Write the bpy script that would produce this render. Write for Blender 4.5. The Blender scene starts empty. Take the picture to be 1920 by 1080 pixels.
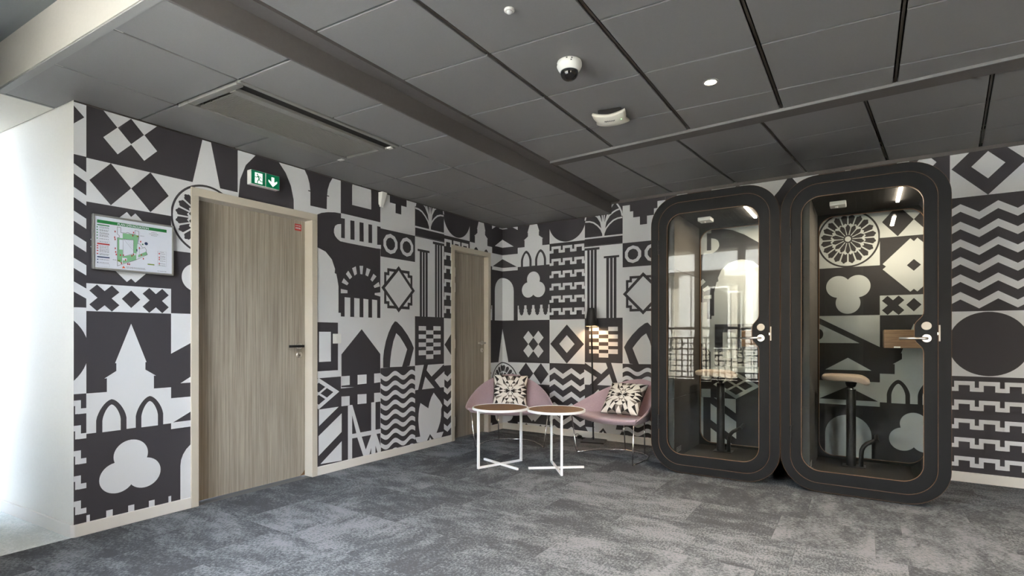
import bpy, bmesh, math, random
from mathutils import Vector, Matrix
R = math.radians
C = bpy.context.scene.collection
random.seed(5)
sc = bpy.context.scene

# ------------------------------------------------------------------ camera, sky, exposure
cam_d = bpy.data.cameras.new('camera')
cam = bpy.data.objects.new('camera', cam_d); C.objects.link(cam)
cam.location = (3.7602, -5.5685, 1.1530)
cam.rotation_euler = (R(90), 0, R(33.87))
cam_d.sensor_width = 36.0
cam_d.lens = 36.0 * 1008.16 / 1920.0
cam_d.shift_x = (960 - 944.88) / 1920.0
cam_d.shift_y = (630.13 - 540) / 1920.0
cam_d.clip_start = 0.02
sc.camera = cam

world = bpy.data.worlds.new('sky'); sc.world = world
world.use_nodes = True
wn = world.node_tree; wn.nodes.clear()
wo = wn.nodes.new('ShaderNodeOutputWorld'); wb = wn.nodes.new('ShaderNodeBackground')
wb.inputs['Color'].default_value = (0.74, 0.85, 1.0, 1); wb.inputs['Strength'].default_value = 6.3
wn.links.new(wb.outputs[0], wo.inputs[0])

sun_d = bpy.data.lights.new('sun', 'SUN'); sun_d.energy = 26.0; sun_d.color = (0.94, 0.96, 1.0); sun_d.angle = R(0.6)
sun = bpy.data.objects.new('sun', sun_d); C.objects.link(sun)
sun.rotation_euler = Vector((0.25, -0.70, -0.70)).to_track_quat('-Z', 'Y').to_euler()   # from behind the back wall, over the roof, on to the building opposite

sc.view_settings.view_transform = 'Standard'
sc.view_settings.look = 'None'
sc.view_settings.gamma = 1.0
sc.view_settings.use_curve_mapping = False
sc.view_settings.exposure = 3.03
try:
    sc.cycles.max_bounces = 10; sc.cycles.diffuse_bounces = 5; sc.cycles.transparent_max_bounces = 24
    sc.cycles.caustics_reflective = False; sc.cycles.caustics_refractive = False
    sc.cycles.sample_clamp_indirect = 4.0
except Exception:
    pass

# ------------------------------------------------------------------ materials
def lin(c):
    return tuple((v / 12.92 if v <= 0.04045 else ((v + 0.055) / 1.055) ** 2.4) for v in [x / 255 for x in c]) + (1.0,)

def mat(name, col=None, rough=0.6, metal=0.0, emit=None, estr=0.0, spec=0.4, srgb=None):
    m = bpy.data.materials.new(name); m.use_nodes = True
    b = m.node_tree.nodes['Principled BSDF']
    c = lin(srgb) if srgb else tuple(col) + (1.0,)
    b.inputs['Base Color'].default_value = c
    b.inputs['Roughness'].default_value = rough
    b.inputs['Metallic'].default_value = metal
    b.inputs['Specular IOR Level'].default_value = spec
    if emit:
        b.inputs['Emission Color'].default_value = tuple(emit) + (1.0,)
        b.inputs['Emission Strength'].default_value = estr
    return m

def nd(m, t, **kw):
    n = m.node_tree.nodes.new(t)
    for k, v in kw.items():
        if k in n.inputs: n.inputs[k].default_value = v
        else: setattr(n, k, v)
    return n
def bsdf(m): return m.node_tree.nodes['Principled BSDF']
def lk(m, a, b): m.node_tree.links.new(a, b)

def grain(m, scale=(1, 1, 1), nscale=200.0, bump=0.15, colvar=0.08, detail=4.0, coord='Object'):
    """fine relief and a slight colour variation on the surface itself"""
    tc = nd(m, 'ShaderNodeTexCoord'); mp = nd(m, 'ShaderNodeMapping'); mp.inputs['Scale'].default_value = scale
    lk(m, tc.outputs[coord], mp.inputs[0])
    n = nd(m, 'ShaderNodeTexNoise', Scale=nscale, Detail=detail); lk(m, mp.outputs[0], n.inputs['Vector'])
    base = tuple(bsdf(m).inputs['Base Color'].default_value)
    r = nd(m, 'ShaderNodeValToRGB')
    r.color_ramp.elements[0].position = 0.3; r.color_ramp.elements[1].position = 0.7
    r.color_ramp.elements[0].color = tuple(v * (1 - colvar) for v in base[:3]) + (1,)
    r.color_ramp.elements[1].color = tuple(min(1, v * (1 + colvar)) for v in base[:3]) + (1,)
    lk(m, n.outputs['Fac'], r.inputs[0]); lk(m, r.outputs[0], bsdf(m).inputs['Base Color'])
    bp = nd(m, 'ShaderNodeBump', Strength=bump, Distance=0.002); lk(m, n.outputs['Fac'], bp.inputs['Height'])
    lk(m, bp.outputs[0], bsdf(m).inputs['Normal'])
    return m

M = {}
M['paper_white'] = grain(mat('paper_white', (0.66, 0.67, 0.69), 0.75, spec=0.25), nscale=900, bump=0.06, colvar=0.02)
M['paper_dark'] = grain(mat('paper_dark', (0.050, 0.046, 0.052), 0.7, spec=0.3), nscale=900, bump=0.06, colvar=0.06)
M['plaster'] = grain(mat('plaster', (0.70, 0.675, 0.62), 0.8, spec=0.2), nscale=60, bump=0.05, colvar=0.015)
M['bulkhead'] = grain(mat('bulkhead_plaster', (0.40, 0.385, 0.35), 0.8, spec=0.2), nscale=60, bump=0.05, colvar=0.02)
M['skirting'] = mat('skirting_paint', (0.70, 0.67, 0.62), 0.5)
M['panel'] = grain(mat('ceiling_panel_metal', (0.212, 0.208, 0.208), 0.5, spec=0.35), scale=(1, 6, 1), nscale=60, bump=0.02, colvar=0.03)
M['strip'] = grain(mat('ceiling_strip_paint', (0.125, 0.115, 0.110), 0.7, spec=0.2), nscale=50, bump=0.05, colvar=0.03)
M['strip_light'] = mat('ceiling_trim_light', (0.26, 0.26, 0.255), 0.6)
M['void'] = mat('ceiling_void_black', (0.008, 0.007, 0.007), 0.9)
M['tbar'] = mat('ceiling_tbar_metal', (0.05, 0.042, 0.036), 0.45)
M['ceil_up'] = mat('upper_ceiling_paint', (0.20, 0.215, 0.22), 0.8)
M['frame'] = mat('door_frame_beige', (0.54, 0.49, 0.41), 0.5)
M['steel'] = mat('brushed_steel', (0.62, 0.59, 0.55), 0.3, 1.0)
M['chrome'] = mat('chrome', (0.72, 0.72, 0.72), 0.12, 1.0)
M['black'] = mat('black_lacquer', (0.012, 0.011, 0.011), 0.45)
M['white_plastic'] = mat('white_plastic', (0.74, 0.74, 0.71), 0.4)
M['lock_beige'] = mat('lock_cover_beige', (0.50, 0.46, 0.40), 0.5)
M['white_metal'] = mat('white_powder_coat', (0.84, 0.85, 0.86), 0.4)
M['black_dome'] = mat('smoked_dome', (0.01, 0.01, 0.01), 0.05, spec=0.6)
M['booth_black'] = grain(mat('booth_laminate_black', (0.0062, 0.0062, 0.0068), 0.6, spec=0.22), nscale=150, bump=0.05, colvar=0.12)
M['ply'] = grain(mat('plywood_edge', (0.165, 0.09, 0.045), 0.55), scale=(1, 1, 1), nscale=80, bump=0.02, colvar=0.2)
M['felt'] = grain(mat('booth_felt_grey', (0.085, 0.082, 0.078), 0.95, spec=0.1), nscale=700, bump=0.4, colvar=0.22)
M['felt_dark'] = grain(mat('booth_ceiling_felt', (0.05, 0.047, 0.044), 0.95, spec=0.1), nscale=500, bump=0.2, colvar=0.15)
M['seat_felt'] = grain(mat('stool_fabric', (0.30, 0.245, 0.20), 0.95, spec=0.1), nscale=300, bump=0.3, colvar=0.2)
M['green'] = mat('sign_green', (0.0, 0.13, 0.055), 0.4, emit=(0.0, 0.20, 0.09), estr=0.03)
M['sign_glow'] = mat('sign_white_backlit', (0.8, 0.9, 0.82), 0.4, emit=(0.72, 1.0, 0.80), estr=0.10)
M['red'] = mat('print_red', (0.45, 0.03, 0.025), 0.5)
M['print_white'] = mat('print_white', (0.63, 0.65, 0.72), 0.4)
M['print_green'] = mat('print_green', (0.02, 0.19, 0.05), 0.5)
M['print_lgreen'] = mat('print_light_green', (0.20, 0.42, 0.23), 0.5)
M['print_dark'] = mat('print_ink', (0.03, 0.03, 0.035), 0.5)
M['print_grey'] = mat('print_grey', (0.16, 0.165, 0.18), 0.5)
M['print_navy'] = mat('print_navy', (0.015, 0.04, 0.12), 0.5)
M['print_olive'] = mat('print_olive', (0.18, 0.26, 0.03), 0.5)
M['print_orange'] = mat('print_orange', (0.6, 0.10, 0.02), 0.5)
M['alu'] = mat('aluminium_frame', (0.36, 0.36, 0.34), 0.4, 0.6)
M['bulb'] = mat('lamp_bulb', (1, 0.9, 0.8), 0.5, emit=(1.0, 0.70, 0.40), estr=9.0)
M['shade_in'] = mat('lamp_shade_inside', (0.85, 0.75, 0.6), 0.6)
M['led'] = mat('led_bar', (1, 0.95, 0.85), 0.5, emit=(1.0, 0.88, 0.72), estr=6.0)
M['downlight'] = mat('downlight_lens', (1, 0.95, 0.85), 0.5, emit=(1.0, 0.84, 0.60), estr=6.0)
M['win_frame'] = mat('window_frame_grey', (0.055, 0.05, 0.045), 0.4)
M['facade'] = grain(mat('facade_render', (0.32, 0.285, 0.21), 0.85, spec=0.1), nscale=20, bump=0.1, colvar=0.04)
M['facade_lt'] = grain(mat('facade_pale_render', (0.38, 0.36, 0.30), 0.85, spec=0.1), nscale=20, bump=0.1, colvar=0.03)
M['zinc'] = grain(mat('zinc_roof', (0.20, 0.25, 0.29), 0.5), nscale=12, bump=0.05, colvar=0.08)
M['terrace'] = mat('terrace_stone', (0.42, 0.40, 0.37), 0.9)
M['lattice'] = mat('lattice_iron', (0.012, 0.012, 0.013), 0.5)
M['sill'] = mat('sill_panel_grey', (0.085, 0.078, 0.07), 0.6)
M['hazel'] = mat('carpet_corridor', (0.42, 0.44, 0.44), 0.95)

def wood(name, dark, light, axis_scale, rough=0.5, nscale=18, bump=0.1):
    m = mat(name, dark, rough)
    tc = nd(m, 'ShaderNodeTexCoord'); mp = nd(m, 'ShaderNodeMapping'); mp.inputs['Scale'].default_value = axis_scale
    lk(m, tc.outputs['Object'], mp.inputs[0])
    n = nd(m, 'ShaderNodeTexNoise', Scale=nscale, Detail=6.0, Roughness=0.65, Distortion=0.15); lk(m, mp.outputs[0], n.inputs['Vector'])
    n2 = nd(m, 'ShaderNodeTexNoise', Scale=nscale * 4.5, Detail=3.0); lk(m, mp.outputs[0], n2.inputs['Vector'])
    mx = nd(m, 'ShaderNodeMath', operation='MULTIPLY_ADD'); lk(m, n2.outputs['Fac'], mx.inputs[0]); mx.inputs[1].default_value = 0.35
    lk(m, n.outputs['Fac'], mx.inputs[2])
    r = nd(m, 'ShaderNodeValToRGB'); r.color_ramp.elements[0].position = 0.48; r.color_ramp.elements[1].position = 0.86
    r.color_ramp.elements[0].color = tuple(dark) + (1,); r.color_ramp.elements[1].color = tuple(light) + (1,)
    lk(m, mx.outputs[0], r.inputs[0]); lk(m, r.outputs[0], bsdf(m).inputs['Base Color'])
    bp = nd(m, 'ShaderNodeBump', Strength=bump, Distance=0.001); lk(m, mx.outputs[0], bp.inputs['Height']); lk(m, bp.outputs[0], bsdf(m).inputs['Normal'])
    return m
M['door_wood'] = wood('door_oak_veneer', (0.215, 0.185, 0.15), (0.42, 0.375, 0.31), (1, 5.5, 0.09), nscale=14)
M['oak_top'] = wood('table_oak', (0.20, 0.105, 0.05), (0.30, 0.165, 0.085), (1, 12, 1), nscale=6)
M['shelf_wood'] = wood('shelf_walnut', (0.13, 0.075, 0.04), (0.24, 0.15, 0.085), (0.6, 1, 9), nscale=8)

def fabric(name, a, b):
    m = mat(name, a, 0.95, spec=0.1)
    bsdf(m).inputs['Sheen Weight'].default_value = 0.25
    tc = nd(m, 'ShaderNodeTexCoord')
    w1 = nd(m, 'ShaderNodeTexNoise', Scale=60.0, Detail=3.0)
    mp = nd(m, 'ShaderNodeMapping'); mp.inputs['Scale'].default_value = (0.7, 0.7, 9.0); lk(m, tc.outputs['Object'], mp.inputs[0]); lk(m, mp.outputs[0], w1.inputs['Vector'])
    w2 = nd(m, 'ShaderNodeTexNoise', Scale=420.0, Detail=2.0); lk(m, tc.outputs['Object'], w2.inputs['Vector'])
    ad = nd(m, 'ShaderNodeMath', operation='ADD'); lk(m, w1.outputs['Fac'], ad.inputs[0]); lk(m, w2.outputs['Fac'], ad.inputs[1])
    r = nd(m, 'ShaderNodeMapRange'); r.inputs['From Min'].default_value = 0.75; r.inputs['From Max'].default_value = 1.25; lk(m, ad.outputs[0], r.inputs[0])
    mx = nd(m, 'ShaderNodeMix', data_type='RGBA'); mx.inputs['A'].default_value = a + (1,); mx.inputs['B'].default_value = b + (1,)
    lk(m, r.outputs[0], mx.inputs['Factor']); lk(m, mx.outputs['Result'], bsdf(m).inputs['Base Color'])
    bp = nd(m, 'ShaderNodeBump', Strength=0.25, Distance=0.001); lk(m, w2.outputs['Fac'], bp.inputs['Height']); lk(m, bp.outputs[0], bsdf(m).inputs['Normal'])
    return m
M['pink'] = fabric('chair_fabric_pink', (0.40, 0.285, 0.315), (0.50, 0.38, 0.41))
M['cush_white'] = grain(mat('cushion_print_white', (0.72, 0.68, 0.62), 0.9, spec=0.1), nscale=500, bump=0.3, colvar=0.06)
M['cush_black'] = grain(mat('cushion_print_black', (0.03, 0.027, 0.025), 0.9, spec=0.1), nscale=500, bump=0.3, colvar=0.1)
M['cush_grey'] = grain(mat('cushion_print_grey', (0.20, 0.17, 0.15), 0.9, spec=0.1), nscale=500, bump=0.3, colvar=0.15)

def carpet(name, cd, cm, cl):
    m = mat(name, cm, 0.97, spec=0.05)
    tc = nd(m, 'ShaderNodeTexCoord'); oi = nd(m, 'ShaderNodeObjectInfo')
    mp = nd(m, 'ShaderNodeMapping'); mp.inputs['Scale'].default_value = (1.0, 1.9, 1.0)
    off = nd(m, 'ShaderNodeMath', operation='MULTIPLY'); lk(m, oi.outputs['Random'], off.inputs[0]); off.inputs[1].default_value = 87.0
    lk(m, tc.outputs['Object'], mp.inputs[0])
    big = nd(m, 'ShaderNodeTexNoise', noise_dimensions='4D', Scale=3.0, Detail=7.0, Roughness=0.72, Distortion=0.15)
    lk(m, mp.outputs[0], big.inputs['Vector']); lk(m, off.outputs[0], big.inputs['W'])
    mp2 = nd(m, 'ShaderNodeMapping'); mp2.inputs['Scale'].default_value = (1.0, 0.55, 1.0); lk(m, tc.outputs['Object'], mp2.inputs[0])
    fine = nd(m, 'ShaderNodeTexNoise', Scale=95.0, Detail=3.0, Roughness=0.8); lk(m, mp2.outputs[0], fine.inputs['Vector'])
    ad = nd(m, 'ShaderNodeMath', operation='MULTIPLY_ADD'); lk(m, fine.outputs['Fac'], ad.inputs[0]); ad.inputs[1].default_value = 0.95; lk(m, big.outputs['Fac'], ad.inputs[2])
    # every tile its own mean shade
    ad2 = nd(m, 'ShaderNodeMath', operation='MULTIPLY_ADD'); lk(m, oi.outputs['Random'], ad2.inputs[0]); ad2.inputs[1].default_value = 0.13; lk(m, ad.outputs[0], ad2.inputs[2])
    r = nd(m, 'ShaderNodeValToRGB'); cr = r.color_ramp
    cr.elements[0].position = 0.30; cr.elements[0].color = cd + (1,)
    cr.elements[1].position = 1.0; cr.elements[1].color = cl + (1,)
    e = cr.elements.new(0.5); e.color = cm + (1,)
    e = cr.elements.new(0.62); e.color = tuple(v * 1.10 for v in cm) + (1,)
    e = cr.elements.new(0.70); e.color = tuple(v * 0.86 for v in cl) + (1,)
    mr = nd(m, 'ShaderNodeMapRange'); mr.inputs['From Min'].default_value = 0.86; mr.inputs['From Max'].default_value = 1.23
    lk(m, ad2.outputs[0], mr.inputs[0]); lk(m, mr.outputs[0], r.inputs[0]); lk(m, r.outputs[0], bsdf(m).inputs['Base Color'])
    bp = nd(m, 'ShaderNodeBump', Strength=0.5, Distance=0.003); lk(m, fine.outputs['Fac'], bp.inputs['Height']); lk(m, bp.outputs[0], bsdf(m).inputs['Normal'])
    return m
M['carpet'] = carpet('carpet_tile_grey', (0.076, 0.077, 0.083), (0.116, 0.130, 0.137), (0.220, 0.223, 0.238))
M['carpet_pale'] = carpet('carpet_tile_pale', (0.60, 0.64, 0.64), (0.70, 0.74, 0.74), (0.84, 0.85, 0.85))
M['carpet_booth'] = grain(mat('booth_carpet', (0.06, 0.057, 0.053), 0.97, spec=0.05), nscale=120, bump=0.3, colvar=0.25)

def glass(name, tint=(0.86, 0.9, 0.88), ior=1.45, rough=0.0):
    m = bpy.data.materials.new(name); m.use_nodes = True
    t = m.node_tree; t.nodes.clear()
    o = t.nodes.new('ShaderNodeOutputMaterial'); tr = t.nodes.new('ShaderNodeBsdfTransparent'); gl = t.nodes.new('ShaderNodeBsdfGlossy')
    fr = t.nodes.new('ShaderNodeFresnel'); mx = t.nodes.new('ShaderNodeMixShader')
    tr.inputs[0].default_value = tuple(tint) + (1,); gl.inputs['Roughness'].default_value = rough; fr.inputs['IOR'].default_value = ior
    t.links.new(fr.outputs[0], mx.inputs[0]); t.links.new(tr.outputs[0], mx.inputs[1]); t.links.new(gl.outputs[0], mx.inputs[2]); t.links.new(mx.outputs[0], o.inputs[0])
    return m
M['glass'] = glass('booth_glass', (0.935, 0.945, 0.935), 1.27)
M['win_glass'] = glass('window_glass', (0.97, 0.97, 0.975), 1.3)

sm_ = bpy.data.materials.new('sheer_curtain'); sm_.use_nodes = True
t_ = sm_.node_tree; t_.nodes.clear(); o_ = t_.nodes.new('ShaderNodeOutputMaterial'); a_ = t_.nodes.new('ShaderNodeBsdfTranslucent'); d_ = t_.nodes.new('ShaderNodeBsdfTransparent'); x_ = t_.nodes.new('ShaderNodeMixShader')
a_.inputs[0].default_value = (0.62, 0.60, 0.57, 1); x_.inputs[0].default_value = 0.75
t_.links.new(d_.outputs[0], x_.inputs[1]); t_.links.new(a_.outputs[0], x_.inputs[2]); t_.links.new(x_.outputs[0], o_.inputs[0]); M['sheer'] = sm_

# ------------------------------------------------------------------ mesh helpers
def link(name, me, parent=None, loc=None, rotz=None):
    o = bpy.data.objects.new(name, me); C.objects.link(o)
    if parent: o.parent = parent
    if loc is not None: o.location = loc
    if rotz is not None: o.rotation_euler = (0, 0, rotz)
    return o
def obj(name, bm, m, parent=None, smooth=False, subsurf=0, bevel=0.0, loc=None):
    me = bpy.data.meshes.new(name)
    bmesh.ops.recalc_face_normals(bm, faces=bm.faces) if smooth or bevel else None
    bm.to_mesh(me); bm.free()
    for x in (m if isinstance(m, (list, tuple)) else [m]): me.materials.append(x)
    o = link(name, me, parent, loc)
    if smooth:
        for p in me.polygons: p.use_smooth = True
    if bevel:
        b = o.modifiers.new('bevel', 'BEVEL'); b.width = bevel; b.segments = 2; b.limit_method = 'ANGLE'
    if subsurf:
        s = o.modifiers.new('sub', 'SUBSURF'); s.levels = subsurf; s.render_levels = subsurf
    return o
def tag(o, label, cat, group=None, kind=None):
    if label: o['label'] = label
    if cat: o['category'] = cat
    if group: o['group'] = group
    if kind: o['kind'] = kind
    return o
def thing(name, label, cat, loc=(0, 0, 0), rotz=0.0, group=None, kind=None):
    o = bpy.data.objects.new(name, None); C.objects.link(o); o.empty_display_size = 0.1
    o.location = loc; o.rotation_euler = (0, 0, rotz)
    return tag(o, label, cat, group, kind)
def copy_tree(o, parent=None):
    c = o.copy(); C.objects.link(c)
    if parent: c.parent = parent
    for ch in list(o.children): copy_tree(ch, c)
    return c

def box(bm, lo, hi, mi=0):
    vs = [bm.verts.new((x, y, z)) for x in (lo[0], hi[0]) for y in (lo[1], hi[1]) for z in (lo[2], hi[2])]
    for f in ((0, 1, 3, 2), (4, 6, 7, 5), (0, 4, 5, 1), (2, 3, 7, 6), (0, 2, 6, 4), (1, 5, 7, 3)):
        fc = bm.faces.new([vs[i] for i in f]); fc.material_index = mi
    return vs
def boxes(*bs):
    bm = bmesh.new()
    for lo, hi in bs: box(bm, lo, hi)
    return bm
def prism(bm, pts, z0, z1, mi=0):
    """vertical prism over an xy outline"""
    a = [bm.verts.new((x, y, z0)) for x, y in pts]; b = [bm.verts.new((x, y, z1)) for x, y in pts]
    n = len(pts)
    bm.faces.new(a[::-1]).material_index = mi; bm.faces.new(b).material_index = mi
    for i in range(n): bm.faces.new((a[i], a[(i + 1) % n], b[(i + 1) % n], b[i])).material_index = mi
def lathe(bm, prof, n=24, c=(0, 0, 0), mi=0, a0=0.0):
    rings = []
    for r, z in prof:
        rings.append([bm.verts.new((c[0] + r * math.cos(a0 + 2 * math.pi * i / n), c[1] + r * math.sin(a0 + 2 * math.pi * i / n), c[2] + z)) for i in range(n)])
    for a, b in zip(rings, rings[1:]):
        for i in range(n): bm.faces.new((a[i], a[(i + 1) % n], b[(i + 1) % n], b[i])).material_index = mi
    bm.faces.new(rings[0][::-1]).material_index = mi; bm.faces.new(rings[-1]).material_index = mi
def tube(bm, path, r, n=10, closed=False, square=False, mi=0):
    P = [Vector(p) for p in path]; N = len(P); rings = []
    up = Vector((0, 0, 1)); prev = None
    for i in range(N):
        if closed: t = (P[(i + 1) % N] - P[i - 1])
        else: t = P[min(i + 1, N - 1)] - P[max(i - 1, 0)]
        t.normalize()
        u = prev if prev is not None else (up if abs(t.z) < 0.9 else Vector((1, 0, 0)))
        s = t.cross(u)
        if s.length < 1e-5: s = t.cross(Vector((1, 0, 0)))
        s.normalize(); u = s.cross(t); u.normalize(); prev = u
        k = 1.0
        if 0 < i < N - 1 or closed:
            d1 = (P[i] - P[i - 1]).normalized(); d2 = (P[(i + 1) % N] - P[i]).normalized()
            k = 1.0 / max(0.5, math.sqrt(max(0.0, (1 + d1.dot(d2)) / 2)))
        ring = []
        m_ = 4 if square else n
        for j in range(m_):
            a = 2 * math.pi * (j + (0.5 if square else 0)) / m_
            rr = r * (math.sqrt(2) if square else 1)
            ring.append(bm.verts.new(P[i] + (s * math.cos(a) + u * math.sin(a)) * rr))
        rings.append(ring)
    m_ = len(rings[0])
    seq = list(zip(rings, rings[1:])) + ([(rings[-1], rings[0])] if closed else [])
    for a, b in seq:
        for j in range(m_): bm.faces.new((a[j], a[(j + 1) % m_], b[(j + 1) % m_], b[j])).material_index = mi
    if not closed:
        bm.faces.new(rings[0][::-1]).material_index = mi; bm.faces.new(rings[-1]).material_index = mi
def arc_pts(c, r, a0, a1, n):
    return [(c[0] + r * math.cos(a0 + (a1 - a0) * i / n), c[1] + r * math.sin(a0 + (a1 - a0) * i / n)) for i in range(n + 1)]
def rrect(x0, x1, z0, z1, r, n=12):
    p = []
    for cx, cz, a in ((x1 - r, z1 - r, 0), (x0 + r, z1 - r, 90), (x0 + r, z0 + r, 180), (x1 - r, z0 + r, 270)):
        p += arc_pts((cx, cz), r, R(a), R(a + 90), n)
    return p
def ring_xz(bm, outer, inner, y0, y1, mi=0):
    """solid ring between two outlines of equal count in xz, from y0 to y1"""
    n = len(outer)
    L = [[bm.verts.new((x, y, z)) for x, z in pts] for pts, y in ((outer, y0), (outer, y1), (inner, y1), (inner, y0))]
    for a, b in ((0, 1), (1, 2), (2, 3), (3, 0)):
        for i in range(n): bm.faces.new((L[a][i], L[a][(i + 1) % n], L[b][(i + 1) % n], L[b][i])).material_index = mi
def plate_xz(bm, pts, y0, y1, mi=0):
    a = [bm.verts.new((x, y0, z)) for x, z in pts]; b = [bm.verts.new((x, y1, z)) for x, z in pts]
    n = len(pts); bm.faces.new(a).material_index = mi; bm.faces.new(b[::-1]).material_index = mi
    for i in range(n): bm.faces.new((a[i], b[i], b[(i + 1) % n], a[(i + 1) % n])).material_index = mi

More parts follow.
